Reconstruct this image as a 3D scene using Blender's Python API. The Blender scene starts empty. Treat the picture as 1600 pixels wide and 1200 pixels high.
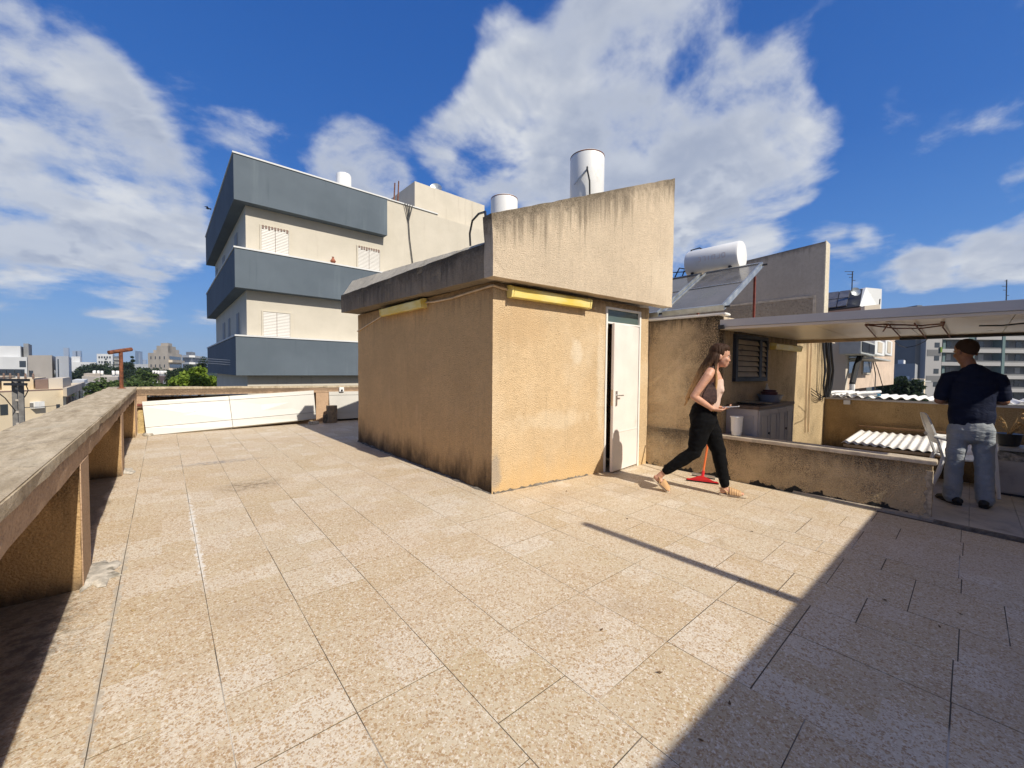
import bpy, bmesh, math, random
from mathutils import Vector, Matrix, Quaternion
D = bpy.data
sc = bpy.context.scene
COL = sc.collection
V = Vector
rnd = random.Random(7)

# ------------------------------------------------------------------ survey of the place
# The terrace was surveyed from the photograph: X runs along the hut front, Y along the left parapet, Z up.
EYE = V((0, 0, 1.38))
FOC = 625.0
RX = V((0.75390416, 0.01450268, 0.65682432))
RY = V((-0.65692457, 0.03013415, 0.75335386))
RZ = V((0.00886719, 0.99944065, -0.03224543))
SLX, SLY = -0.0137, 0.018          # drainage falls of the terrace floor

def ray(px, py):
    c = V((px - 800.0, 600.0 - py, FOC))
    return V((RX.dot(c), RY.dot(c), RZ.dot(c)))
def fz(x, y): return SLX * x + SLY * y
def onfloor(px, py):
    d = ray(px, py); t = -EYE.z / (d.z - SLX * d.x - SLY * d.y); return EYE + d * t
def onX(px, py, X):
    d = ray(px, py); return EYE + d * (X / d.x)
def onY(px, py, Y):
    d = ray(px, py); return EYE + d * (Y / d.y)
def onZ(px, py, Z):
    d = ray(px, py); return EYE + d * ((Z - EYE.z) / d.z)
def onwall(px, py, a, b):
    d = ray(px, py); n = V((-(b[1] - a[1]), b[0] - a[0], 0))
    return EYE + d * (n.dot(V((a[0], a[1], 0))) / n.dot(V((d.x, d.y, 0))))
def deep(px, py, dep):              # point at a given depth along the view axis
    return EYE + ray(px, py) * (dep / FOC)

# ------------------------------------------------------------------ objects
def tag(o, label=None, cat=None, group=None, kind=None):
    if label: o['label'] = label
    if cat: o['category'] = cat
    if group: o['group'] = group
    if kind: o['kind'] = kind
    return o
def thing(name, label, cat, loc=(0, 0, 0), group=None):
    o = D.objects.new(name, None); COL.objects.link(o); o.location = loc
    o.empty_display_size = .1
    return tag(o, label, cat, group)
def origin(o):
    p = V((0, 0, 0))
    while o: p += o.location; o = o.parent
    return p
def copy_tree(o, parent=None):
    c = o.copy(); COL.objects.link(c); c.parent = parent
    for ch in list(o.children): copy_tree(ch, c)
    return c

class MB:
    """collects shapes in one bmesh, world coordinates (or in a frame M)"""
    def __init__(s, M=None): s.bm = bmesh.new(); s.M = M
    def _v(s, p):
        p = V(p); return s.bm.verts.new(s.M @ p if s.M else p)
    def hexa(s, b, t):              # bottom 4, top 4 (same winding)
        v = [s._v(p) for p in b] + [s._v(p) for p in t]
        for f in ((3,2,1,0),(4,5,6,7),(0,1,5,4),(1,2,6,5),(2,3,7,6),(3,0,4,7)):
            s.bm.faces.new([v[i] for i in f])
        return s
    def box(s, x0, x1, y0, y1, z0, z1):
        b = [(x0,y0,z0),(x1,y0,z0),(x1,y1,z0),(x0,y1,z0)]
        return s.hexa(b, [(p[0],p[1],z1) for p in b])
    def obox(s, c, ax, ay, az):     # centre and three half vectors
        c, ax, ay, az = V(c), V(ax), V(ay), V(az)
        b = [c-ax-ay-az, c+ax-ay-az, c+ax+ay-az, c-ax+ay-az]
        return s.hexa(b, [p + 2*az for p in b])
    def bar(s, p, q, w, h, up=(0,0,1)):
        p, q = V(p), V(q); d = q - p; side = d.cross(V(up))
        if side.length < 1e-6: side = d.cross(V((1,0,0)))
        side.normalize(); u = side.cross(d).normalized()
        return s.obox((p+q)/2, d/2, side*w/2, u*h/2)
    def prism(s, poly, ext):
        ext = V(ext); a = [s._v(p) for p in poly]; b = [s._v(V(p)+ext) for p in poly]; n = len(a)
        s.bm.faces.new(a[::-1]); s.bm.faces.new(b)
        for i in range(n): s.bm.faces.new((a[i], a[(i+1)%n], b[(i+1)%n], b[i]))
        return s
    def rings(s, R, cap=True):
        vs = [[s._v(p) for p in r] for r in R]; n = len(R[0])
        for i in range(len(vs)-1):
            for j in range(n):
                s.bm.faces.new((vs[i][j], vs[i][(j+1)%n], vs[i+1][(j+1)%n], vs[i+1][j]))
        if cap: s.bm.faces.new(vs[0][::-1]); s.bm.faces.new(vs[-1])
        return s
    def cyl(s, p, q, r, r2=None, n=16):
        return s.tube([p, q], [r, r if r2 is None else r2], n)
    def tube(s, pts, r, n=8):
        pts = [V(p) for p in pts]; m = len(pts)
        rr = r if isinstance(r, (list, tuple)) else [r]*m
        t = (pts[1]-pts[0]).normalized()
        a = t.orthogonal().normalized(); R = []
        for i in range(m):
            t2 = (pts[min(i+1,m-1)] - pts[max(i-1,0)]).normalized()
            a = (a - t2*a.dot(t2)).normalized(); b = t2.cross(a)
            R.append([pts[i] + (a*math.cos(2*math.pi*k/n) + b*math.sin(2*math.pi*k/n))*rr[i] for k in range(n)])
        return s.rings(R)
    def lathe(s, c, prof, n=24, axis=(0,0,1)):
        q = V((0,0,1)).rotation_difference(V(axis)); c = V(c); R = []
        for r, z in prof:
            R.append([c + q @ V((r*math.cos(2*math.pi*k/n), r*math.sin(2*math.pi*k/n), z)) for k in range(n)])
        return s.rings(R)
    def face(s, pts): s.bm.faces.new([s._v(p) for p in pts]); return s
    def build(s, name, mat, parent=None, bevel=0, smooth=False, seg=2, clean=True):
        bm = s.bm
        if clean:
            bmesh.ops.recalc_face_normals(bm, faces=bm.faces)
        if bevel:
            es = [e for e in bm.edges if len(e.link_faces) == 2 and e.calc_face_angle(0) > .5]
            bmesh.ops.bevel(bm, geom=es, offset=bevel, segments=seg, affect='EDGES', clamp_overlap=True)
        if smooth:
            for f in bm.faces: f.smooth = True
            for e in bm.edges:
                if len(e.link_faces) == 2 and e.calc_face_angle(0) > .7: e.smooth = False
        if parent:
            bmesh.ops.translate(bm, verts=bm.verts, vec=-origin(parent))
        me = D.meshes.new(name); bm.to_mesh(me); bm.free()
        me.materials.append(mat)
        o = D.objects.new(name, me); COL.objects.link(o); o.parent = parent
        return o

def rough_up(o, cuts, amp, scale=9, seed=0, keep=None):
    """give a masonry mesh a hand-made, chipped surface"""
    from mathutils import noise as N
    bm = bmesh.new(); bm.from_mesh(o.data)
    L = cuts
    for _ in range(6):
        es = [e for e in bm.edges if e.calc_length() > L*1.6]
        if not es: break
        bmesh.ops.subdivide_edges(bm, edges=es, cuts=1, use_grid_fill=True)
    bmesh.ops.triangulate(bm, faces=[f for f in bm.faces if len(f.verts) > 4])
    bm.normal_update()
    for v in bm.verts:
        edge = any(len(e.link_faces) == 2 and e.calc_face_angle(0) > .5 for e in v.link_edges)
        p = v.co*scale + V((seed, 0, 0))
        n = N.noise(p)
        a = amp*(1 if not edge else 1.0)
        v.co += v.normal*(n*a - (max(0, N.noise(p*2.3)-.15)*amp*4 if edge else 0))
    bm.to_mesh(o.data); bm.free()
    return o

# ------------------------------------------------------------------ materials
class MT:
    def __init__(s, name, rough=.7, metal=0., spec=.5):
        s.m = D.materials.new(name); s.m.use_nodes = True
        s.t = s.m.node_tree; s.b = s.t.nodes['Principled BSDF']
        s.b.inputs['Roughness'].default_value = rough
        s.b.inputs['Metallic'].default_value = metal
        s.b.inputs['Specular IOR Level'].default_value = spec
        s._p = None
    def n(s, typ, **kw):
        nd = s.t.nodes.new(typ)
        for k, v in kw.items(): setattr(nd, k, v)
        return nd
    def set(s, sock, v):
        if isinstance(v, bpy.types.NodeSocket): s.t.links.new(v, sock)
        elif isinstance(v, (tuple, list)) and sock.type == 'RGBA' and len(v) == 3: sock.default_value = (*v, 1)
        else: sock.default_value = v
    @property
    def pos(s):
        if s._p is None: s._p = s.n('ShaderNodeNewGeometry').outputs['Position']
        return s._p
    def xyz(s, v):
        nd = s.n('ShaderNodeSeparateXYZ'); s.set(nd.inputs[0], v); return nd.outputs
    def scale(s, v, sc3, rot=(0,0,0)):
        nd = s.n('ShaderNodeMapping'); s.set(nd.inputs[0], v); nd.inputs['Scale'].default_value = sc3; nd.inputs['Rotation'].default_value = rot; return nd.outputs[0]
    def noise(s, v, scale, detail=4, rough=.55, dist=0):
        nd = s.n('ShaderNodeTexNoise'); s.set(nd.inputs['Vector'], v)
        nd.inputs['Scale'].default_value = scale; nd.inputs['Detail'].default_value = detail
        nd.inputs['Roughness'].default_value = rough; nd.inputs['Distortion'].default_value = dist
        return nd.outputs['Fac']
    def vor(s, v, scale, feature='F1', rand=1):
        nd = s.n('ShaderNodeTexVoronoi', feature=feature); s.set(nd.inputs['Vector'], v)
        nd.inputs['Scale'].default_value = scale; nd.inputs['Randomness'].default_value = rand; return nd.outputs
    def math(s, op, a, b=0., c=0., clamp=False):
        nd = s.n('ShaderNodeMath', operation=op, use_clamp=clamp)
        s.set(nd.inputs[0], a); s.set(nd.inputs[1], b); s.set(nd.inputs[2], c); return nd.outputs[0]
    def ramp(s, x, a, b, c=0., d=1., smooth=True):
        nd = s.n('ShaderNodeMapRange', interpolation_type='SMOOTHSTEP' if smooth else 'LINEAR')
        for i, v in enumerate((x, a, b, c, d)): s.set(nd.inputs[i], v)
        return nd.outputs[0]
    def mix(s, f, a, b, mode='MIX'):
        nd = s.n('ShaderNodeMix', data_type='RGBA', blend_type=mode)
        s.set(nd.inputs[0], f); s.set(nd.inputs[6], a); s.set(nd.inputs[7], b); return nd.outputs[2]
    def bump(s, h, strength=.5, dist=.01, prev=None):
        nd = s.n('ShaderNodeBump'); s.set(nd.inputs['Height'], h)
        nd.inputs['Strength'].default_value = strength; nd.inputs['Distance'].default_value = dist
        if prev: s.t.links.new(prev, nd.inputs['Normal'])
        return nd.outputs[0]
    def dist_plane(s, n, c):         # n.P + c
        nd = s.n('ShaderNodeVectorMath', operation='DOT_PRODUCT'); s.set(nd.inputs[0], s.pos); nd.inputs[1].default_value = n
        return s.math('ADD', nd.outputs['Value'], c)
    def done(s, col=None, normal=None, rough=None):
        if col is not None: s.set(s.b.inputs['Base Color'], col)
        if normal is not None: s.set(s.b.inputs['Normal'], normal)
        if rough is not None: s.set(s.b.inputs['Roughness'], rough)
        return s.m

def plain(name, col, rough=.6, metal=0., var=.12, vs=6., bump=0., bs=80., spec=.5, dirt=None, dirts=3., dl=(.55,.75)):
    t = MT(name, rough, metal, spec)
    n1 = t.noise(t.pos, vs, 5)
    c = t.mix(t.ramp(n1, .3, .7), tuple(x*(1-var) for x in col), tuple(min(1, x*(1+var)) for x in col))
    if dirt:
        c = t.mix(t.ramp(t.noise(t.pos, dirts, 6, .65), dl[0], dl[1], 0, .85), c, dirt)
    nm = t.bump(t.noise(t.pos, bs, 3), bump, .004) if bump else None
    return t.done(c, nm, t.ramp(n1, .2, .8, max(0, rough-.08), min(1, rough+.08)))

def stucco(name, base, var=.12, grain=150., bump=.7, top=None, topcol=(.035,.032,.028), toplen=.5, foot=None, footcol=(.05,.045,.04), footlen=.35, speck=None, pale=None, streak=1.0, patch=None, pits=.55, side=None, spots=()):
    """sprayed cement render; top/foot = plane (n,c) giving the depth below the top edge / height above the base"""
    t = MT(name, .92, 0, .2)
    big = t.noise(t.pos, 1.3, 5, .6); fine = t.noise(t.pos, grain, 3, .6); pit = t.noise(t.pos, grain*.58, 2, .5); mid = t.noise(t.pos, 14., 4, .6)
    c = t.mix(t.ramp(big, .3, .7), tuple(x*(1-var) for x in base), tuple(x*(1+var*.7) for x in base))
    c = t.mix(t.ramp(mid, .35, .75, 0, .35), c, tuple(x*.72 for x in base))
    c = t.mix(t.ramp(fine, .52, .72, 0, .45), c, tuple(x*.55 for x in base))
    c = t.mix(t.ramp(pit, .56, .70, 0, pits), c, tuple(x*k for x, k in zip(base, (.50, .44, .38))))
    c = t.mix(t.ramp(pit, .44, .30, 0, pits*.66), c, tuple(min(.85, x*1.22+.03) for x in base))
    if pale: c = t.mix(t.ramp(t.noise(t.pos, .9, 3), .5, .75, 0, .55), c, pale)
    st = t.noise(t.scale(t.pos, (9., 9., .55)), 1.6, 5, .65)     # streaks run down
    c = t.mix(t.ramp(st, .54, .74, 0, .32), c, tuple(x*.62 for x in base))
    c = t.mix(t.ramp(t.noise(t.scale(t.pos, (7., 7., .8)), 1.1, 4, .6), .60, .78, 0, .35), c, tuple(min(.85, x*1.15+.06) for x in base))
    if top:
        d = t.dist_plane(*top)
        e = t.math('ADD', d, t.math('MULTIPLY', t.math('SUBTRACT', st, .5), -1.9*toplen*streak))
        lf = t.noise(t.scale(t.pos, (1., 1., .3)), 1.15, 3, .5)
        m = t.math('MULTIPLY', t.ramp(e, -.02, toplen, .85, 0), t.ramp(lf, .36, .6, .4, 1.))
        m = t.math('MAXIMUM', m, t.math('MULTIPLY', t.ramp(t.math('ADD', d, t.math('MULTIPLY', t.math('SUBTRACT', mid, .5), -.8*toplen)), 0., toplen*.6, .92, 0), t.ramp(lf, .28, .58, .6, 1.)))
        m = t.math('MULTIPLY', m, t.ramp(fine, .3, .62, .5, 1.))
        c = t.mix(m, c, topcol)
    if foot:
        d = t.dist_plane(*foot)
        e = t.math('ADD', d, t.math('MULTIPLY', t.math('SUBTRACT', t.noise(t.scale(t.pos, (2.2,2.2,.8)), 1.5, 5, .7), .5), -1.8*footlen))
        m = t.ramp(e, -.04, footlen, .9, 0)
        c = t.mix(m, c, footcol)
    for (sx_, sz_, rx_, rz_, cs_, am_) in spots:      # old repairs and rubbed places
        p_ = t.xyz(t.pos); e1 = t.math('MULTIPLY', t.math('SUBTRACT', p_['X'], sx_), 1/rx_); e2 = t.math('MULTIPLY', t.math('SUBTRACT', p_['Z'], sz_), 1/rz_)
        r2 = t.math('SQRT', t.math('ADD', t.math('MULTIPLY', e1, e1), t.math('MULTIPLY', e2, e2)))
        r2 = t.math('ADD', r2, t.math('MULTIPLY', t.math('SUBTRACT', t.noise(t.pos, 7., 5, .65), .5), 1.4))
        c = t.mix(t.ramp(r2, 1.05, .35, 0, am_), c, cs_)
    if speck:                          # black mould specks in the pits of the render
        nn, lo, hi, colr = speck
        m = t.math('MULTIPLY', t.ramp(t.noise(t.pos, nn, 4, .6), lo, hi), t.ramp(t.noise(t.pos, 95., 3, .7), .46, .6))
        c = t.mix(t.math('MULTIPLY', m, .85), c, colr)
    if side:                           # black mould creeping in from a free corner
        n4, c4, l4, k4 = side
        e = t.math('ADD', t.dist_plane(n4, c4), t.math('MULTIPLY', t.math('SUBTRACT', t.noise(t.pos, 3., 4, .6), .5), -1.5*l4))
        m = t.math('MULTIPLY', t.ramp(e, -.02, l4, 1., 0), t.math('MULTIPLY', t.ramp(t.noise(t.pos, 70., 3, .7), .36, .52), t.ramp(t.xyz(t.pos)['Z'], .3, 1.9, .25, 1.)))
        c = t.mix(t.math('MULTIPLY', m, .92), c, k4)
    if patch:                          # render fallen off along the foot, dark concrete behind
        n3, c3, hgt = patch
        d = t.dist_plane(n3, c3)
        e = t.math('SUBTRACT', t.math('MULTIPLY', t.noise(t.pos, 3.4, 4, .6), hgt*3.4), t.math('ADD', d, hgt*1.35))
        c = t.mix(t.ramp(e, .0, .012), c, (.035,.035,.034))
    v = t.vor(t.pos, grain*.55)['Distance']
    nm = t.bump(t.math('SUBTRACT', t.math('ADD', fine, t.math('MULTIPLY', v, .6)), t.math('MULTIPLY', pit, 1.5)), bump, .009)
    return t.done(c, nm)
# ------------------------------------------------------------------ palette
def mat_tiles():
    t = MT('terrazzo_tiles', .62, 0, .35)
    at = t.n('ShaderNodeAttribute', attribute_name='tint').outputs
    tx = t.xyz(at['Vector'])
    c = t.mix(tx['X'], (.52, .425, .275), (.64, .575, .465))
    c = t.mix(t.ramp(t.noise(t.pos, 1.1, 5, .6), .35, .7, 0, .5), c, (.56, .43, .29))
    w = t.n('ShaderNodeVectorMath', operation='ADD'); t.set(w.inputs[0], t.pos)
    wv = t.n('ShaderNodeTexNoise'); wv.inputs['Scale'].default_value = 60; t.set(wv.inputs['Vector'], t.pos)
    sc_ = t.n('ShaderNodeVectorMath', operation='SCALE'); t.set(sc_.inputs[0], wv.outputs['Color']); sc_.inputs[3].default_value = .012
    t.set(w.inputs[1], sc_.outputs[0])
    for s_, lo, cols, amt in ((80., .10, ((.35,.215,.10),(.48,.335,.18),(.72,.65,.53)), .80), (165., .06, ((.38,.25,.15),(.55,.41,.26),(.72,.66,.57)), .72)):
        a = t.n('ShaderNodeTexVoronoi', feature='DISTANCE_TO_EDGE'); t.set(a.inputs['Vector'], w.outputs[0]); a.inputs['Scale'].default_value = s_
        b = t.n('ShaderNodeTexVoronoi', feature='F1'); t.set(b.inputs['Vector'], w.outputs[0]); b.inputs['Scale'].default_value = s_
        r = t.xyz(b.outputs['Color'])
        cc = t.mix(t.ramp(r['Y'], .42, .5), cols[0], cols[1]); cc = t.mix(t.ramp(r['Y'], .72, .76), cc, cols[2])
        thr = t.math('ADD', .44, t.math('MULTIPLY', tx['Y'], .22))
        m = t.math('MULTIPLY', t.ramp(a.outputs['Distance'], lo*.6, lo*1.3), t.math('GREATER_THAN', r['X'], thr))
        c = t.mix(t.math('MULTIPLY', m, amt), c, cc)
    # soot and lichen in the low corners, walked-in grime
    g = t.noise(t.pos, .55, 6, .68)
    c = t.mix(t.ramp(g, .52, .74, 0, .42), c, (.30, .245, .18))
    g2 = t.noise(t.pos, 2.4, 6, .7)
    c = t.mix(t.ramp(g2, .60, .78, 0, .5), c, (.33, .25, .16))
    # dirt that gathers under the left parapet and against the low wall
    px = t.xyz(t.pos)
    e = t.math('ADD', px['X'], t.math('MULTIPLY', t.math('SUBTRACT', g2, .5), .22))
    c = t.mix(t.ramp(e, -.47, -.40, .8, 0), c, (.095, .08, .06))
    # white filler along one old joint, a greasy smudge and a gritty stain on the far tiles
    g3 = t.noise(t.pos, 16., 4, .7)
    a_ = t.math('ABSOLUTE', t.math('SUBTRACT', px['X'], .172))
    fm = t.math('MULTIPLY', t.ramp(t.math('SUBTRACT', a_, t.math('MULTIPLY', t.math('SUBTRACT', g3, .45), .12)), .014, .0), t.math('MULTIPLY', t.ramp(px['Y'], 2.9, 3.2), t.ramp(px['Y'], 5.6, 4.6)))
    c = t.mix(t.math('MULTIPLY', fm, .8), c, (.74, .72, .67))
    a_ = t.math('ABSOLUTE', t.math('ADD', px['X'], .22))
    fm = t.math('MULTIPLY', t.ramp(t.math('SUBTRACT', a_, t.math('MULTIPLY', t.math('SUBTRACT', g3, .45), .10)), .014, .0), t.ramp(px['Y'], 4.4, 3.6))
    c = t.mix(t.math('MULTIPLY', fm, .7), c, (.44, .40, .33))
    for (sx_, sy_, rx_, ry_, cc_) in SMUDGE:
        e1 = t.math('MULTIPLY', t.math('SUBTRACT', px['X'], sx_), 1/rx_); e2 = t.math('MULTIPLY', t.math('SUBTRACT', px['Y'], sy_), 1/ry_)
        rr_ = t.math('SQRT', t.math('ADD', t.math('MULTIPLY', e1, e1), t.math('MULTIPLY', e2, e2)))
        c = t.mix(t.math('MULTIPLY', t.ramp(rr_, 1., .1), t.ramp(g3, .42, .62, .1, .75)), c, cc_)
    h = t.noise(t.pos, 240., 2)
    nm = t.bump(t.math('ADD', t.math('MULTIPLY', h, .35), t.noise(t.pos, 30., 3)), .25, .003)
    return t.done(c, nm, t.ramp(g2, .3, .7, .5, .75))
def mat_grout():
    t = MT('tile_joints', .9)
    n1 = t.noise(t.pos, .8, 3)
    c = t.mix(t.ramp(n1, .53, .62), (.10, .082, .06), (.56, .52, .46))
    return t.done(c)
M = {}
_a, _b, _c = onfloor(345,722), onfloor(395,757), onfloor(100,1010)
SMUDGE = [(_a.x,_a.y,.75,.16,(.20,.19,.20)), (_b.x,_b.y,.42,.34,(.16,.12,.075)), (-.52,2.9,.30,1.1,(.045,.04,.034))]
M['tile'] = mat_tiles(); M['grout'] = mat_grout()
M['innertile'] = plain('inner_terrace_tiles', (.42,.36,.28), .55, 0, .12, 9, .05, dirt=(.12,.10,.075), dirts=2.2, dl=(.5,.75))
M['cement'] = plain('rough_mortar', (.50,.46,.39), .95, 0, .3, 18, .8, 60, .2, dirt=(.20,.18,.14), dirts=11., dl=(.48,.62))
M['rubble'] = plain('dirty_mortar', (.16,.14,.115), .95, 0, .4, 14, .9, 50, .2)
# the parapets
def mat_coping():
    t = MT('weathered_coping', .93, 0, .2)
    n1 = t.noise(t.scale(t.pos, (9., 1.7, 1.), (0,0,.10)), 1.7, 7, .72); n2 = t.noise(t.pos, 7., 6, .7); n3 = t.noise(t.pos, 120., 3, .6)
    c = t.mix(t.ramp(n1, .3, .72), (.35,.28,.185), (.60,.51,.37))
    c = t.mix(t.ramp(n2, .55, .72, 0, .7), c, (.13,.11,.085))
    c = t.mix(t.ramp(t.noise(t.pos, 2.1, 4), .58, .72, 0, .7), c, (.50,.44,.33))
    c = t.mix(t.ramp(n3, .5, .7, 0, .45), c, (.12,.105,.085))
    return t.done(c, t.bump(t.math('ADD', t.math('MULTIPLY', n2, 2.), n3), .7, .006))
M['coping'] = mat_coping()
M['parapet'] = stucco('parapet_render', (.50,.345,.225), .14, 110, .5, top=((.0137*0,-.006,-1), .965), topcol=(.10,.075,.055), toplen=.10)
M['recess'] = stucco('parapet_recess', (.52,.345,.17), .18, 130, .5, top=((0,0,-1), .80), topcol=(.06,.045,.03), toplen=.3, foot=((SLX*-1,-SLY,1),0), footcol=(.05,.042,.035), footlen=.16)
# hut render
HT = (4.297-2.973)/(5.831-2.523)
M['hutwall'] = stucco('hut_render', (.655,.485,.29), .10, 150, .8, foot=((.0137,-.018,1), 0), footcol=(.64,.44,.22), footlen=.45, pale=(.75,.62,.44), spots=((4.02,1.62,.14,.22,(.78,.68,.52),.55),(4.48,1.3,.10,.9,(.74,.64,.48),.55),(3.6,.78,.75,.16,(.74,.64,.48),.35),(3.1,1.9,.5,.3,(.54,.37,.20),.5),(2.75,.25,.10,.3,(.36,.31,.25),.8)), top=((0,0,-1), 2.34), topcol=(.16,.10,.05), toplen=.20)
M['hutshade'] = stucco('hut_render_shade_tint', (.665,.425,.195), .10, 150, .6, foot=((.0137,-.018,1), 0), footcol=(.025,.02,.016), footlen=.45, top=((0,0,-1), 2.36), topcol=(.17,.10,.05), toplen=.35)  # same render as the front, base tinted warmer for bounced light in shade
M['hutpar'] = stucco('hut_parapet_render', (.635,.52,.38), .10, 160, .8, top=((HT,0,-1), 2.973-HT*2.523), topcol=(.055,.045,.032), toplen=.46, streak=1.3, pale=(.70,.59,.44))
M['fascia'] = stucco('hut_fascia', (.30,.24,.17), .25, 150, .8, top=((0,-.01,-1), 2.74), topcol=(.03,.026,.02), toplen=.34, streak=1.3)
M['upstand'] = stucco('hut_upstand', (.60,.54,.43), .2, 150, .7, speck=(5., .5, .7, (.06,.055,.045)))
M['kitchwall'] = stucco('kitchen_render', (.645,.475,.27), .14, 140, .8, top=((0,0,-1), 2.17), topcol=(.03,.026,.02), toplen=.22, streak=1.6, speck=(1.5, .47, .66, (.035,.03,.022)), foot=((.0137,-.018,1), 0), footcol=(.10,.07,.035), footlen=.18, side=((0,1,0), -2.23, .62, (.02,.018,.014)))
M['lowwall'] = stucco('low_wall_render', (.64,.485,.285), .2, 120, 1., top=((0,0,-1), .52), topcol=(.05,.043,.036), toplen=.26, streak=.7, speck=(2.3, .43, .66, (.04,.035,.03)), patch=((.0137,-.018,1), 0., .11), pits=.4)
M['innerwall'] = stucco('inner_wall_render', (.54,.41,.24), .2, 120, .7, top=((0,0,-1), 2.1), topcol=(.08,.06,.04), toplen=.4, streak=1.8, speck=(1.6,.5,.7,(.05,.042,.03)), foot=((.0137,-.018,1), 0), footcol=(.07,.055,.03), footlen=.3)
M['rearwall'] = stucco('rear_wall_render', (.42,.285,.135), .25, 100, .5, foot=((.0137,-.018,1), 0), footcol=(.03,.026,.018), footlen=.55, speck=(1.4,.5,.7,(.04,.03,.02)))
M['stone'] = plain('stone_coping', (.52,.44,.33), .6, 0, .2, 12, .2, 120, dirt=(.13,.10,.07), dirts=6)
M['white'] = plain('white_paint', (.80,.78,.72), .45, 0, .04, 3, .05, 60)
M['panelw'] = plain('white_panel', (.51,.495,.45), .45, 0, .05, 1.5, .0, 60, dirt=(.55,.50,.42), dirts=1.7, dl=(.62,.85))
M['door'] = plain('door_paint', (.77,.71,.65), .5, 0, .05, 2.5, .05, 50, dirt=(.50,.42,.34), dirts=2.2, dl=(.6,.85))
M['tank'] = plain('tank_enamel', (.78,.78,.76), .38, 0, .05, 2, .0, 60, dirt=(.50,.45,.38), dirts=2.6, dl=(.58,.8))
M['rust'] = plain('rust', (.17,.06,.028), .85, .1, .5, 22, .5, 90, dirt=(.05,.025,.018), dirts=9)
M['redpaint'] = plain('red_oxide', (.19,.045,.03), .7, .1, .3, 14)
M['black'] = plain('black_rubber', (.012,.012,.013), .55, 0, .2, 8)
M['dark'] = plain('dark_metal', (.03,.03,.032), .5, .3, .2, 8)
M['steel'] = plain('brushed_steel', (.55,.55,.54), .35, .9, .1, 20)
M['galv'] = plain('galvanised_steel', (.46,.49,.50), .42, .75, .15, 10)
M['beige'] = plain('beige_conduit', (.62,.46,.28), .6, 0, .15, 8)
M['wood'] = plain('worn_wood', (.20,.11,.05), .7, 0, .3, 9, .3, 60)
M['shutter'] = plain('shutter_slats', (.36,.30,.21), .6, 0, .15, 5, dirt=(.14,.11,.08))
M['cab'] = plain('grey_cabinet', (.40,.37,.345), .5, 0, .06, 4, dirt=(.22,.19,.16), dirts=3)
M['counter'] = plain('dark_counter', (.085,.055,.04), .35, 0, .3, 10)
M['plastic'] = plain('white_plastic', (.78,.78,.76), .4, 0, .03, 4, dirt=(.5,.48,.43), dirts=5, dl=(.6,.85))
M['corrug'] = plain('white_corrugated', (.82,.80,.76), .5, 0, .05, 4, dirt=(.45,.42,.36), dirts=5, dl=(.6,.85))
M['alu'] = plain('roof_trim', (.50,.475,.445), .45, .1, .05, 3)
M['ceil'] = plain('panel_bounce_tint', (.68,.575,.42), .35, 0, .04, 2, dirt=(.55,.48,.38), dirts=1.4)  # white panel; warm light bounced off the floor is mixed into the colour
def lampm():
    t = MT('yellowed_acrylic', .22, 0, .5)
    n1 = t.noise(t.scale(t.pos, (1,1,4)), 2.5, 3)
    t.b.inputs['Subsurface Weight'].default_value = .25; t.b.inputs['Subsurface Radius'].default_value = (.04,.03,.008)
    return t.done(t.mix(t.ramp(n1, .35, .7), (.80,.60,.12), (.84,.72,.30)))
M['lamp'] = lampm()
def glassm(name, col, rough=.08):
    t = MT(name, rough, 0, .6); n1 = t.noise(t.pos, 3, 3)
    return t.done(t.mix(n1, tuple(x*.7 for x in col), col))
M['transom'] = glassm('green_glass', (.10,.14,.125), .12)
M['glass'] = glassm('window_glass', (.045,.055,.065), .1)
M['solar'] = plain('solar_glass', (.105,.10,.10), .16, .0, .25, 3, spec=.6)

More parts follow.
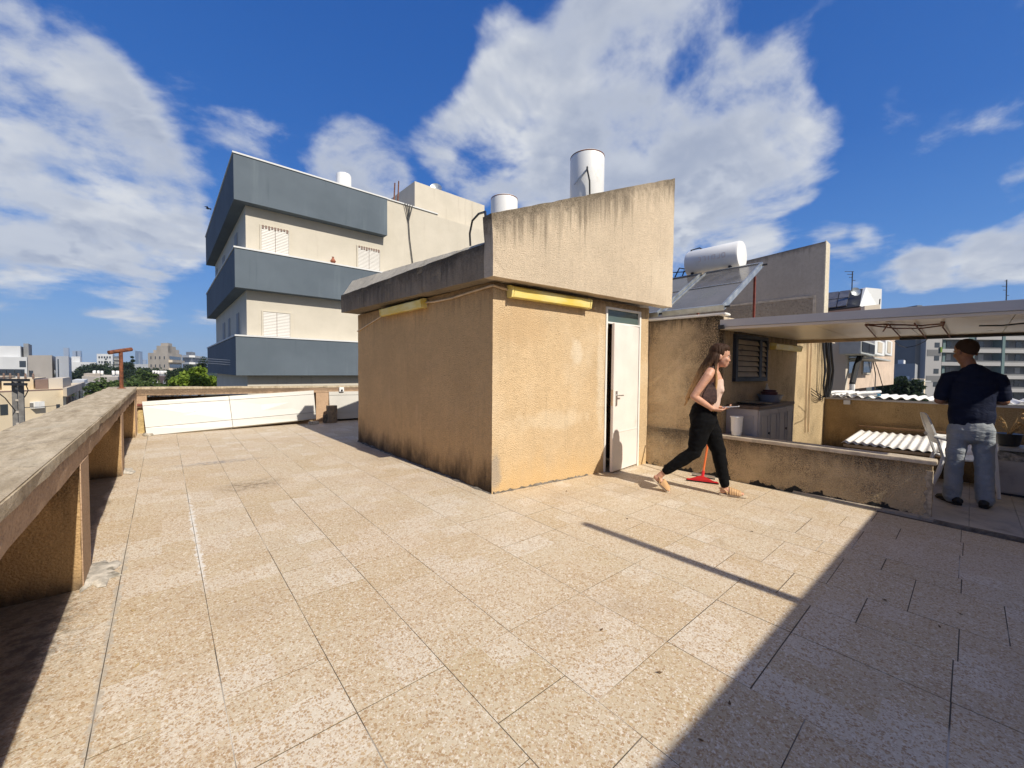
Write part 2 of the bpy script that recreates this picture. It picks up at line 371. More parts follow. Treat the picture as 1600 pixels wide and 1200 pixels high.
# ------------------------------------------------------------------ terrace floor: every tile a slab of its own with open joints
xs = [-.69, -.22, .167, .56, .963, 1.354, 1.94, 2.55, 2.95, 3.35, 3.93, 4.22, 4.80, 5.20, 5.64]
def tiles():
    bm = bmesh.new(); lay = bm.loops.layers.float_color.new('tint')
    r = random.Random(3)
    for i in range(len(xs)-1):
        x0, x1 = xs[i], xs[i+1]; wide = (x1-x0) > .5
        ys = [1.56]; y = 1.56
        if wide: pat = [.59, .39, .585, .39]
        else: pat = [.39, .585, .39, .39]
        while y < 10.2: y += r.choice(pat); ys.append(y)
        y = .99 if wide or i % 2 else 1.17; low = [y]
        while y > -3.0: y -= r.choice(pat); low.append(y)
        ys = low[::-1] + ys; ys[-1] = min(ys[-1], 10.3)
        for j in range(len(ys)-1):
            y0, y1 = ys[j], ys[j+1]
            if y1-y0 < .05: continue
            if x0 > 2.75 and y0 > 3.6 and x1 < 5.4 and y1 < 7: continue
            g = r.choice((.0013, .0018, .0024)); dz = r.uniform(-.0003, .0005)
            tone = r.random(); chips = r.random()
            nx = max(1, round((x1-x0)/.2)); ny = max(1, round((y1-y0)/.2))
            P = {}
            tx = (r.uniform(-.0006,.0006), r.uniform(-.0006,.0006)); gy = g*1.35
            for a in range(nx+1):
                for b in range(ny+1):
                    px = x0+g+(x1-x0-2*g)*a/nx; py = y0+gy+(y1-y0-2*gy)*b/ny
                    P[a,b] = bm.verts.new((px, py, fz(px,py)+dz+tx[0]*(a/nx-.5)+tx[1]*(b/ny-.5)))
            for a in range(nx):
                for b in range(ny):
                    f = bm.faces.new((P[a,b],P[a+1,b],P[a+1,b+1],P[a,b+1]))
                    k = min(1, max(0, tone*.48 + (.26*r.random() if r.random() < .74 else .75)))
                    for l in f.loops: l[lay] = (k, min(1,max(0,chips*.5+r.random()*.5)), 0, 1)
            # joint sides
            def side(p, q):
                a_, b_ = P[p], P[q]
                c_ = bm.verts.new(b_.co-V((0,0,.006))); d_ = bm.verts.new(a_.co-V((0,0,.006)))
                f = bm.faces.new((b_, a_, d_, c_))
                for l in f.loops: l[lay] = (0, 0, 0, 1)
            side((0,0),(nx,0)); side((nx,0),(nx,ny)); side((nx,ny),(0,ny)); side((0,ny),(0,0))
    me = D.meshes.new('terrace_floor'); bm.to_mesh(me); bm.free(); me.materials.append(M['tile'])
    o = D.objects.new('terrace_floor', me); COL.objects.link(o); tag(o, kind='structure')
tiles()
def slabquad(mb, x0, x1, y0, y1, dz, th):
    b = [(x,y,fz(x,y)+dz-th) for x,y in ((x0,y0),(x1,y0),(x1,y1),(x0,y1))]
    return mb.hexa(b, [(p[0],p[1],p[2]+th) for p in b])
m = MB(); slabquad(m, -.69, 11.5, -3.2, 10.42, -.0016, .25)
tag(m.build('floor_bed', M['grout']), kind='structure')
m = MB()                                  # smoother floor of the inner terrace, laid a little higher
r = random.Random(5)
x = 5.70
while x < 9.88:
    y = -3.0
    while y < 2.3:
        x1, y1 = min(x+.33, 9.9), min(y+.33, 2.3)
        z = .028 + r.uniform(-.0008,.0008)
        b = [(a,b_,fz(a,b_)-.002) for a,b_ in ((x+.0015,y+.0015),(x1-.0015,y+.0015),(x1-.0015,y1-.0015),(x+.0015,y1-.0015))]
        m.hexa(b, [(p[0],p[1],p[2]+z) for p in b]); y += .33
    x += .33
tag(m.build('inner_floor', M['innertile']), kind='structure')
m = MB(); slabquad(m, 5.655, 5.70, -3.0, .2, .035, .05)
tag(m.build('threshold', M['rubble']), kind='structure')

# ------------------------------------------------------------------ left parapet
def ptop(y, x=0): return .96 + .006*y - .010*max(0, x)
pw = thing('parapet_wall', 'long weathered concrete parapet with open recesses along the left edge of the terrace', 'wall', (-.53, 3.5, 0))
def yslab(mb, x0, x1, y0, y1, d0, d1, n=1):
    for i in range(n):
        a, b = y0+(y1-y0)*i/n, y0+(y1-y0)*(i+1)/n
        mb.hexa([(x0,a,ptop(a)-d0),(x1,a,ptop(a)-d0),(x1,b,ptop(b)-d0),(x0,b,ptop(b)-d0)], [(x0,a,ptop(a)-d1),(x1,a,ptop(a)-d1),(x1,b,ptop(b)-d1),(x0,b,ptop(b)-d1)])
    return mb
o = yslab(MB(), -.765, -.372, -3.2, 10.425, .062, 0).build('coping', M['coping'], pw, .006)
rough_up(o, .06, .007, 6, 2)
o = yslab(MB(), -.758, -.378, -3.2, 10.10, .172, .0455).build('beam', M['parapet'], pw)
rough_up(o, .05, .008, 11, 5)
for y0 in (-2.6, .40, 3.42, 6.43, 9.45):
    y1 = y0+.33
    b = [(-.701,y0,fz(-.5,y0)-.02),(-.380,y0,fz(-.38,y0)-.02),(-.380,y1,fz(-.38,y1)-.02),(-.701,y1,fz(-.5,y1)-.02)]
    m = MB().hexa(b, [(p[0],p[1],ptop(p[1])-.17) for p in b])
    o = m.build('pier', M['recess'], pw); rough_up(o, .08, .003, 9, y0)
    b = [(-.3795,y0+.004,fz(-.38,y0)-.02),(-.374,y0+.004,fz(-.38,y0)-.02),(-.374,y1,fz(-.38,y1)-.02),(-.3795,y1,fz(-.38,y1)-.02)]
    MB().hexa(b, [(p[0],p[1],ptop(p[1])-.171) for p in b]).build('pier_face', M['parapet'], pw)
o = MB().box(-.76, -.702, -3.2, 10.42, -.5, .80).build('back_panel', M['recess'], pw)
# lumps of mortar at the pier feet
for cx, cy, rr, s in ((-.33,3.60,.10,1),(-.36,6.70,.09,4)):
    m = MB(); R = []
    q = random.Random(s); ph = [q.uniform(.6,1.25) for _ in range(18)]
    for k, (f_, z) in enumerate(((1.25,.0),(1.1,.010),(.8,.018),(.35,.020))):
        R.append([V((cx+rr*f_*ph[j]*.8*math.cos(j*2*math.pi/18), cy+rr*f_*ph[j]*2.0*math.sin(j*2*math.pi/18), fz(cx,cy)+z-.002+q.uniform(0,.004))) for j in range(18)])
    o = m.rings(R).build('mortar_patch', M['cement'], smooth=True)
    tag(o, 'pale broken mortar smeared at the foot of the nearest parapet pier' if s == 1 else 'grey mortar lump at the foot of the farther parapet pier', 'mortar')

# ------------------------------------------------------------------ back parapet
bp = thing('parapet_wall', 'low concrete parapet across the far end of the terrace behind the white boards', 'wall', (3, 10.26, 0))
def xt(x): return ptop(10.2, x)
def xslab(mb, x0, x1, y0, y1, d0, d1):
    return mb.hexa([(x0,y0,xt(x0)-d0),(x1,y0,xt(x1)-d0),(x1,y1,xt(x1)-d0),(x0,y1,xt(x0)-d0)], [(x0,y0,xt(x0)-d1),(x1,y0,xt(x1)-d1),(x1,y1,xt(x1)-d1),(x0,y1,xt(x0)-d1)])
o = xslab(MB(), -.374, 9.0, 10.094, 10.43, .045, .001).build('coping', M['coping'], bp, .006); rough_up(o, .12, .005, 5, 8)
o = xslab(MB(), -.379, 9.0, 10.10, 10.42, .155, .0455).build('beam', M['parapet'], bp); rough_up(o, .1, .003, 7, 9)
for x0, x1 in ((-.6,-.24),(2.70,3.04),(6.0,6.35)):
    m = MB().box(x0, x1, 10.11, 10.36, 0, .80)
    m.hexa([(x0,10.11,.80),(x1,10.11,.80),(x1,10.36,.80),(x0,10.36,.80)], [(x0,10.11,xt(x0)-.154),(x1,10.11,xt(x1)-.154),(x1,10.36,xt(x1)-.154),(x0,10.36,xt(x0)-.154)])
    m.build('pier', M['parapet'], bp)
MB().box(-.6, 9, 10.362, 10.42, -.4, .82).build('back_panel', M['recess'], bp)

# ------------------------------------------------------------------ rusty pipe with a T head
P = onZ(190, 607, ptop(10.2)); P.y = min(P.y, 10.3); z0 = ptop(P.y)
T = onY(190, 549, P.y).z
rp = thing('vent_pipe', 'rusty pipe with a T shaped head standing on the corner of the parapet', 'pipe', (P.x, P.y, z0))
MB().tube([(P.x,P.y,z0-.02),(P.x,P.y,T-.01)], .027, 14).build('pipe', M['rust'], rp, smooth=True)
MB().tube([(P.x,P.y,z0),(P.x,P.y,z0+.02)], [.06,.045], 14).build('flange', M['rust'], rp, smooth=True)
MB().tube([(P.x-.14,P.y-.1,T-.03),(P.x,P.y,T+.01),(P.x+.13,P.y+.1,T+.045)], .033, 14).build('pipe_head', M['rust'], rp, smooth=True)

# ------------------------------------------------------------------ white boards leaning on the far parapet
def board(name, label, c4, th, seams, grooves):
    t = thing(name, label, 'board', (c4[0]+c4[1])/2)
    bl, br, tr, tl = c4
    n = (br-bl).cross(tl-bl).normalized()            # towards the viewer
    if n.y > 0: n = -n
    def q(u, v): return (bl*(1-u)+br*u)*(1-v) + (tl*(1-u)+tr*u)*v
    us = [0]+seams+[1]; g = .004
    for i in range(len(us)-1):
        m = MB()
        vs = [0]+grooves+[1]
        for j in range(len(vs)-1):
            a, b = us[i]+(g/3 if i else 0), us[i+1]-(g/3 if i < len(us)-2 else 0)
            c, d = vs[j]+(.014 if j else 0), vs[j+1]
            m.prism([q(a,c), q(b,c), q(b,d), q(a,d)], -n*th*.4)
        m.prism([q(us[i]+g/3,0)-n*th*.3, q(us[i+1]-g/3,0)-n*th*.3, q(us[i+1]-g/3,1)-n*th*.3, q(us[i]+g/3,1)-n*th*.3], -n*th*.7)
        m.build('sheet', M['panelw'], t)
    r = random.Random(int(abs(bl.x*100)))
    for k in range(7):
        p = q(r.uniform(.05,.95), r.choice((.16,.30,.90,.6)))
        MB().tube([p-n*.002, p+n*.003], [.009,.007], 8).build('screw', M['galv'], t)
    return t
bl = onfloor(229, 681) + V((0,0,.003)); br = onY(494, 654, 9.86); tr = onY(490, 610, 10.06); tl = onY(222, 627.5, 9.93)
board('insulated_board', 'long white seamed board leaning askew against the far parapet', [bl, br, tr, tl], .05, [.445], [.22, .86])
bl2 = onY(515, 655, 10.0); 
c4 = [V((3.0+0*bl2.x, 9.98, .20)), V((5.6, 9.98, .165)), V((5.6, 10.085, .86)), V((2.98, 10.085, .90))]
c4[0] = onY(516, 655.5, 9.98); c4[3] = onY(514, 612, 10.085); c4[1] = c4[0]+V((2.6,0,-.03)); c4[2] = c4[3]+V((2.6,0,-.03))
board('insulated_board', 'second white board at the far parapet, half hidden behind the stair hut', c4, .05, [], [.22, .86])
P = onY(490.5, 659, 9.72); q = fz(P.x, P.y)
o = MB().obox((P.x, 9.74, q+.032), (.10,.02,0), (-.01,.05,0), (0,0,.032)).build('brick', M['cement'], None, .006); rough_up(o, .03, .004, 20, 1)
tag(o, 'small flat brick propping up the right end of the long white board', 'brick')
P = onfloor(520, 661)
st = MB(); R = []
q = random.Random(11)
for k in range(9):
    z = P.z + .40*k/8
    R.append([V((P.x + (.125+q.uniform(-.004,.004) - (.035 if 10 <= j <= 14 and k > 1 else 0))*math.cos(j*math.pi/12), P.y+.1 + .125*math.sin(j*math.pi/12), z)) for j in range(24)])
o = st.rings(R).build('concrete_stump', plain('old_concrete', (.23,.175,.115), .95, 0, .3, 14, 1., 40, dirt=(.07,.055,.04), dirts=7), None, smooth=True)
tag(o, 'broken round concrete stump on the floor in front of the half hidden white board', 'concrete stump')
o = MB().obox((2.86, 9.86, fz(2.8,9.9)+.09), (.07,.01,0), (0,.06,0), (0,0,.09)).build('dark_block', M['rubble'], None, .008)
tag(o, 'small dark block in the gap left of the concrete stump', 'block')
P = onY(533, 608.5, 10.09)
jb = thing('socket_box', 'little white socket box fixed on the far parapet above the half hidden board', 'socket box', P)
MB().box(P.x-.055, P.x+.055, 10.035, 10.098, P.z-.055, P.z+.055).build('case', M['plastic'], jb, .008)
MB().tube([(P.x, 10.036, P.z-.02),(P.x,10.026,P.z-.02)], [.026,.022], 12).build('socket', M['dark'], jb)
# corner behind the long board: a yellowish block stack and rubble
m = MB()
o = m.box(-.365, -.12, 9.93, 10.09, .17, .60).build('block_stack', stucco('cream_block', (.58,.43,.20), .2, 60, .8), None, .01); rough_up(o, .06, .006, 12, 3)
tag(o, 'yellowish cement block standing in the corner behind the long white board', 'block')
o = MB().tube([(-.37,10.02,.69),(.3,10.05,.70)], .028, 10).build('red_pipe', M['redpaint'], None, smooth=True)
tag(o, 'short reddish pipe sticking out behind the top left of the long white board', 'pipe')
r = random.Random(9)
for i in range(5):
    x, y, s = -.28+r.uniform(-.06,.10), 9.55+r.uniform(0,.22), r.uniform(.025,.05)
    o = MB().obox((x,y,fz(x,y)+s*.5), (s,s*.3,0), (-.3*s,s*.8,0), (0,.1*s,s*.55)).build('rubble_piece', M['cement'], None, .004)
    rough_up(o, .02, .006, 30, i)
    tag(o, 'lump of mortar rubble at the left foot of the long white board', 'rubble', 'rubble in the far corner')
# ------------------------------------------------------------------ the stair hut
def yf(x): return 3.429 - .0691*(x-2.705)          # front wall line
A = V((2.705, 3.429, 0)); B = V((2.617, 7.175, 0)); XR = 5.56; SOF = 2.345
hut = thing('stair_hut', 'square rendered stair hut with overhanging sloped roof in the middle of the terrace', 'stair hut', (4.1, 5.3, 0))
def wallp(mb, pts, z1, z0=None):
    b = [(p[0], p[1], (fz(p[0],p[1])-.02) if z0 is None else z0) for p in pts]
    return mb.hexa(b, [(p[0], p[1], z1) for p in pts])
D0, D1 = 4.565, 5.352
m = MB()
wallp(m, [(A.x, yf(A.x)), (D0, yf(D0)), (D0, yf(D0)+.15), (A.x+.15, yf(A.x)+.15)], SOF)
wallp(m, [(D1, yf(D1)), (XR, yf(XR)), (XR, yf(XR)+.15), (D1, yf(D1)+.15)], SOF)
wallp(m, [(D0, yf(D0)), (D1, yf(D1)), (D1, yf(D1)+.15), (D0, yf(D0)+.15)], SOF, 2.275)
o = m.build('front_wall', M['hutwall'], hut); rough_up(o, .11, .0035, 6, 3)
m = MB()
wallp(m, [(A.x, A.y+.001), (A.x+.15, A.y+.151), (B.x+.15, B.y), (B.x, B.y)], SOF)
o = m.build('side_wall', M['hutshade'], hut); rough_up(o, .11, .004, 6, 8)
m = MB()
wallp(m, [(B.x+.151, B.y-.15), (XR, B.y-.15), (XR, B.y), (B.x+.151, B.y)], SOF)
wallp(m, [(XR-.15, yf(XR)+.151), (XR, yf(XR)+.151), (XR, B.y-.151), (XR-.15, B.y-.151)], SOF)
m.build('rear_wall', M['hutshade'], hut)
# crumbling strip of mortar where wall and tiles meet
def skirt(name, p, q, out, seed, label):
    r = random.Random(seed); m = MB(); n = 46; R = []
    p, q, out = V(p), V(q), V(out)
    for i in range(n+1):
        t = i/n; c = p.lerp(q, t); w = .012 + .03*max(0, r.random()-.35); h = .008 + .03*max(0, r.random()-.3)
        zf = fz(c.x, c.y)
        R.append([V((c.x,c.y,zf-.01)), V((c.x,c.y,zf+h)), V((c.x+out.x*w*.6,c.y+out.y*w*.6,zf+h*.6)), V((c.x+out.x*w,c.y+out.y*w,zf-.01))])
    return m.rings(R).build(name, M['rubble'], hut)
skirt('base_mortar', (A.x+.02, yf(A.x)-.002, 0), (4.25, yf(4.25)-.002, 0), (0,-1,0), 2, '')
skirt('base_mortar', (A.x-.002, A.y+.0, 0), (B.x-.002, B.y, 0), (-1.6,0,0), 4, '')
# roof: front parapet, dark drip fascia, pale upstand, sloped deck
def yp(x): return 3.23 - .0679*(x-2.545)            # parapet plane
FL = V((2.545, 3.23, 2.348)); FR = V((5.82, yp(5.82), 2.368))
n = V((0, .15, 0))
poly = [FL, FR, V((5.831, yp(5.831), 4.297)), V((2.523, yp(2.523), 2.973)), V((2.543, yp(2.543), 2.713))]
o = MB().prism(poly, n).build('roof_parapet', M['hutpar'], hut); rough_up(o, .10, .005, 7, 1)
o = MB().hexa([(2.545,3.381,2.348),(2.80,3.381,2.348),(2.80,7.3,2.378),(2.371,7.3,2.378)], [(2.543,3.381,2.71),(2.80,3.381,2.71),(2.80,7.3,2.68),(2.371,7.3,2.68)]).build('fascia', M['fascia'], hut)
rough_up(o, .09, .009, 6, 12)
o = MB().hexa([(2.555,3.40,2.712),(2.72,3.40,2.712),(2.72,7.28,2.678),(2.385,7.28,2.678)], [(2.575,3.40,2.735),(2.72,3.40,2.735),(2.75,7.28,2.96),(2.56,7.28,2.96)]).build('upstand', M['upstand'], hut)
rough_up(o, .12, .006, 6, 14)
MB().prism([V((2.802,3.382,2.352)), V((5.80,3.382,2.372)), V((5.80,3.382,3.85)), V((2.802,3.382,2.72))], (0,3.9,0)).build('roof_deck', M['stone'], hut)
# door
fr = MB()
for a, b in ((D0, D0+.035), (D1-.035, D1)):
    wallp(fr, [(a, yf(a)-.012), (b, yf(b)-.012), (b, yf(b)+.06), (a, yf(a)+.06)], 2.273, fz(a,3.3)-.01)
for z0, z1 in ((2.245, 2.273), (2.045, 2.07)):
    a, b = D0+.036, D1-.036
    wallp(fr, [(a, yf(a)-.012), (b, yf(b)-.012), (b, yf(b)+.06), (a, yf(a)+.06)], z1, z0)
fr.build('door_frame', M['white'], hut, .003)
a, b = D0+.037, D1-.037
wallp(MB(), [(a, yf(a)+.02), (b, yf(b)+.02), (b, yf(b)+.03), (a, yf(a)+.03)], 2.244, 2.071).build('transom', M['transom'], hut)
H = V((5.312, yf(5.312)-.004, 0)); L = V((4.600, 3.180, 0)); d = (L-H); dn = d.normalized(); pn = V((-dn.y, dn.x, 0))
if pn.y > 0: pn = -pn
m = MB(); zb = .012
m.hexa([(H.x,H.y,zb),(L.x,L.y,zb),(L.x-pn.x*.04,L.y-pn.y*.04,zb),(H.x-pn.x*.04,H.y-pn.y*.04,zb)],
       [(H.x,H.y,2.04),(L.x,L.y,2.04),(L.x-pn.x*.04,L.y-pn.y*.04,2.04),(H.x-pn.x*.04,H.y-pn.y*.04,2.04)])
door = m.build('door', M['door'], hut, .003)
m = MB()
for z in (.02, 2.0): pass
for z in (.55,):                                     # shallow rail across the leaf
    c = H + d*.5; m.obox((c.x+pn.x*.002, c.y+pn.y*.002, z), d*.49, pn*.003, (0,0,.006))
m.build('rail', M['door'], door)
k = L - dn*.07; m = MB()
m.obox((k.x+pn.x*.006, k.y+pn.y*.006, 1.02), dn*.02, pn*.006, (0,0,.10))
m.tube([(k.x+pn.x*.01,k.y+pn.y*.01,1.06),(k.x+pn.x*.05,k.y+pn.y*.05,1.06),(k.x+pn.x*.052-dn.x*.11,k.y+pn.y*.052-dn.y*.11,1.06)], .009, 10)
m.build('handle', M['steel'], door, smooth=True)
m = MB(); e = L + dn*.0015
m.obox((e.x-pn.x*.02, e.y-pn.y*.02, 1.03), dn*.0015, pn*.012, (0,0,.11)); m.build('lock_plate', M['beige'], door)
m = MB().box(4.30, 4.34, yf(4.3)-.03, yf(4.3)-.004, 2.20, 2.235)
m.build('cable_clip', M['beige'], hut, .004)

# ------------------------------------------------------------------ long yellowed lamps
def lamp(name, label, p, q, out, z0, z1, group=None):
    p, q, out = V(p).to_3d(), V(q).to_3d(), V(out); d = (q-p); dn = d.normalized()
    t = thing(name, label, 'wall lamp', (p+q)/2 + V((0,0,z0)), group)
    def prof(c, s=1.):
        h = z1-z0; zc = (z0+z1)/2
        return [V((c.x,c.y,zc-h*.40*s))+out*.012, V((c.x,c.y,zc-h*.5*s))+out*.04, V((c.x,c.y,zc-h*.46*s))+out*.095*s, V((c.x,c.y,zc+h*.30*s))+out*.112*s, V((c.x,c.y,zc+h*.47*s))+out*.07*s, V((c.x,c.y,zc+h*.47*s))+out*.012]
    m = MB(); m.rings([prof(p+dn*.028), prof(q-dn*.028)]); m.build('diffuser', M['lamp'], t, .006, True)
    for a, b in ((p, p+dn*.026), (q-dn*.026, q)):
        MB().rings([prof(a, 1.04), prof(b, 1.04)]).build('end_cap', M['lamp'], t, .003)
    m = MB(); c = (p+q)/2; m.obox(V((c.x,c.y,(z0+z1)/2))+out*.005, d*.49, out*.005, (0,0,(z1-z0)*.36)); m.build('back_plate', M['white'], t)
    return t
lamp('wall_lamp', 'long yellowed lamp on the sunlit front of the stair hut', (2.875, yf(2.875)-.002), (4.16, yf(4.16)-.002), (0,-1,0), 2.185, 2.325, 'yellowed tube lamps')
sx = lambda y: A.x + (B.x-A.x)*(y-A.y)/(B.y-A.y)
lamp('wall_lamp', 'long yellowed lamp on the shaded side wall of the stair hut', (sx(4.78)-.002, 4.78), (sx(6.05)-.002, 6.05), (-1,0,0), 2.205, 2.335, 'yellowed tube lamps')
pts = [(sx(4.82)-.03,4.80,2.28),(sx(4.6)-.016,4.6,2.27),(sx(4.2)-.016,4.2,2.265),(sx(3.8)-.016,3.8,2.285),(A.x-.016,3.44,2.30),(A.x-.006,yf(2.7)-.016,2.302),(2.78,yf(2.78)-.016,2.29),(2.89,yf(2.89)-.03,2.275)]
c = MB().tube(pts, .013, 8).build('conduit', M['beige'], None, smooth=True)
tag(c, 'thin beige cable pipe running round the hut corner between the two yellow lamps', 'cable')
pts = [(sx(6.03)-.03,6.03,2.25),(sx(6.2)-.014,6.2,2.23),(sx(6.6)-.014,6.6,2.16),(sx(7.17)-.014,7.16,2.06)]
c = MB().tube(pts, .011, 8).build('conduit', M['beige'], None, smooth=True)
tag(c, 'beige cable slanting down the shaded hut wall from its lamp to the far edge', 'cable')
pts = [onY(735,384,4.6), onY(734,365,4.6), onY(738,345,4.5), onY(748,334,4.3), onY(758,331,3.6), V((2.60,3.42,2.93)), V((2.70,3.45,2.78))]
c = MB().tube(pts, .014, 8).build('roof_cable', M['black'], None, smooth=True)
tag(c, 'thin black cable looping up over the left roof corner of the stair hut', 'cable')

# ------------------------------------------------------------------ white tanks on the hut roof
def deckz(x): return 2.72 + (3.85-2.72)*(x-2.802)/2.998
def tank(label, px0, px1, pyt, dep, bands):
    c = deep((px0+px1)/2, pyt+5, dep); w = (px1-px0)*dep/FOC/2*.95
    z0 = deckz(c.x)-.02; t = thing('water_tank', label, 'water tank', (c.x, c.y, z0), 'upright white tanks on the hut roof')
    z1 = c.z
    for a in (0.5, 2.6, 4.7):
        MB().bar((c.x+w*.7*math.cos(a), c.y+w*.7*math.sin(a), z0-.1), (c.x+w*.7*math.cos(a), c.y+w*.7*math.sin(a), z0+.28), .04, .04, (1,0,0)).build('leg', M['galv'], t)
    b = MB().lathe((c.x,c.y,0), [(w*.96,z0+.27),(w,z0+.29),(w,z1-.05),(w*.985,z1-.015),(w*.95,z1),(w*.5,z1+.02),(.01,z1+.025)], 36).build('body', M['tank'], t, smooth=True)
    MB().lathe((c.x,c.y,0), [(w*1.004,z1-.026),(w*1.007,z1-.02),(w*1.004,z1-.012)], 36).build('rim', M['rust'], b, smooth=True)
    return c, w, z1, t
c, w, z1, t = tank('tall white water tank standing on the hut roof near its high end', 890, 945.5, 241, 6.6, 1)
v = V((-c.x,-c.y,0)).normalized(); s_ = V((-v.y, v.x, 0))
k = c + v*(w+.0); k.z = z1-.34
MB().tube([k+v*.0, k+v*.05+V((0,0,.02)), k+v*.07-s_*.0+V((0,0,-.02)), k+v*.06+s_*.04+V((0,0,-.2)), k+v*.05+s_*.05+V((0,0,-.55)), k+v*.1+s_*.04+V((0,0,-.9))], .014, 8).build('hose', M['black'], t, smooth=True)
MB().tube([k+v*.03, k+v*.02-s_*.12+V((0,0,-.12)), k-s_*.2+v*-.03+V((0,0,-.2))], .010, 8).build('overflow_pipe', M['galv'], t, smooth=True)
MB().tube([k+v*.08-s_*.10+V((0,0,-.52)), k+v*.05-s_*.13+V((0,0,-.75))], .015, 8).build('pipe_stub', M['black'], t, smooth=True)
tank('short looking white water tank farther back on the hut roof', 766, 810, 306, 8.2, 0)

# ------------------------------------------------------------------ kitchen block right of the hut
K0 = V((5.567, 3.341, 0)); K1 = V((5.649, 2.25, 0)); W2 = V((8.42, 2.02, 0)); W3 = V((9.95, 1.893, 0))
kit = thing('kitchen_block', 'low rendered kitchen block joined to the stair hut under a white roof edge', 'kitchen block', (7, 3.2, 0))
m = MB(); wallp(m, [(K0.x, K0.y), (K1.x, K1.y), (K1.x+.16, K1.y), (K0.x+.16, K0.y)], 2.15)
o = m.build('front_wall', M['kitchwall'], kit); rough_up(o, .09, .005, 7, 4)
m = MB(); wallp(m, [(K0.x-.022, K0.y-.03), (K1.x-.022, K1.y+.002), (K1.x-.0005, K1.y+.002), (K0.x-.0005, K0.y-.03)], .562)
o = m.build('plinth', M['lowwall'], kit); rough_up(o, .07, .005, 7, 6)
m = MB(); wallp(m, [(K1.x+.161, K1.y-.014), (W3.x, W3.y), (W3.x, W3.y+.15), (K1.x+.161, K1.y+.15)], 2.10)
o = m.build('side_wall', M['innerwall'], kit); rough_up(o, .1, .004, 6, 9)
m = MB().hexa([(5.535,3.36,2.152),(5.62,2.16,2.152),(5.80,2.16,2.152),(5.72,3.36,2.152)], [(5.535,3.36,2.185),(5.62,2.16,2.185),(5.80,2.16,2.185),(5.72,3.36,2.185)])
o = m.build('roof_edge', M['white'], kit, .008); rough_up(o, .06, .002, 12, 2)
m = MB(); m.hexa([(5.73,3.36,2.04),(5.81,2.26,2.04),(11.0,1.96,2.04),(11.0,7.3,2.04)], [(5.73,3.36,2.155),(5.81,2.26,2.155),(11.0,1.96,2.155),(11.0,7.3,2.155)])
m.box(5.62, 11, 7.05, 7.2, -.1, 2.04); m.build('roof', M['stone'], kit)
# shuttered window on the side wall
def sy(x): return K1.y-.014 + (W3.y-K1.y+.014)*(x-K1.x-.161)/(W3.x-K1.x-.161)
def sbox(mb, x0, x1, z0, z1, d0, d1):               # a box on the side wall, d = distance in front of it
    return mb.hexa([(x0,sy(x0)-d1,z0),(x1,sy(x1)-d1,z0),(x1,sy(x1)-d0,z0),(x0,sy(x0)-d0,z0)], [(x0,sy(x0)-d1,z1),(x1,sy(x1)-d1,z1),(x1,sy(x1)-d0,z1),(x0,sy(x0)-d0,z1)])
m = MB()
X0, X1, Z0, Z1 = 6.05, 7.09, 1.26, 1.93
sbox(m, X0, X1, Z0, Z0+.06, .002, .05); sbox(m, X0, X1, Z1-.05, Z1, .002, .05)
for a, b in ((X0, X0+.06), (6.80, 6.88), (X1-.04, X1)): sbox(m, a, b, Z0+.061, Z1-.051, .002, .05)
win = m.build('window', M['black'], kit)
sbox(MB(), X0+.061, X1-.041, Z0+.061, Z1-.051, .003, .008).build('backing', M['black'], win)
for a, b in ((X0+.065, 6.795), (6.885, X1-.045)):
    m = MB(); nz = 7
    for i in range(nz):
        z = Z0+.07+(Z1-Z0-.13)*i/nz; h = (Z1-Z0-.13)/nz
        m.hexa([(a,sy(a)-.045,z),(b,sy(b)-.045,z),(b,sy(b)-.035,z),(a,sy(a)-.035,z)], [(a,sy(a)-.018,z+h*.86),(b,sy(b)-.018,z+h*.86),(b,sy(b)-.010,z+h*.86),(a,sy(a)-.010,z+h*.86)])
    m.build('shutter', M['shutter'], win)
lamp('wall_lamp', 'yellowed lamp in the shade on the kitchen wall beside the shuttered window', (7.22, sy(7.22)-.002), (8.30, sy(8.30)-.002), (0,-1,0), 1.755, 1.865, 'yellowed tube lamps')
# pipes on the sunlit end of the wall
m = MB()
for x in (8.86, 9.02): m.tube([(x, sy(x)-.02, .3),(x, sy(x)-.02, 1.2),(x+.01, sy(x)-.02, 2.08)], .010, 6)
o = m.build('wall_conduit', M['beige'], None, smooth=True); tag(o, 'thin pair of upright pipes on the sunlit end of the kitchen wall', 'pipe')
r = random.Random(21); cb = thing('cable_bundle', 'thick bundle of black cables hanging at the sunlit end of the kitchen wall', 'cables', (9.7, 1.85, 1))
for i in range(9):
    x = 9.42+.055*i+r.uniform(-.02,.02); y = sy(x)-.04-r.uniform(0,.05); s2 = r.uniform(-.12,.1)
    MB().tube([(x,y,2.09),(x+s2*.4,y-.02,1.8),(x+s2,y-.05,1.45),(x+s2*.7+r.uniform(-.05,.05),y-.03,1.15),(9.72+r.uniform(-.1,.1),y-.02,.93)], .011+.006*r.random(), 6).build('cable', M['black'], cb, smooth=True)
for i in range(3):
    z = 1.02+.05*i
    MB().tube([(9.02+.1*u, sy(9.02+.1*u)-.02-.06*math.sin(u/7*3.14), z-.10*math.sin(u/7*3.14)+(.94-z)*(u/7)**2) for u in range(8)], .007, 6).build('cable', M['black'], cb, smooth=True)

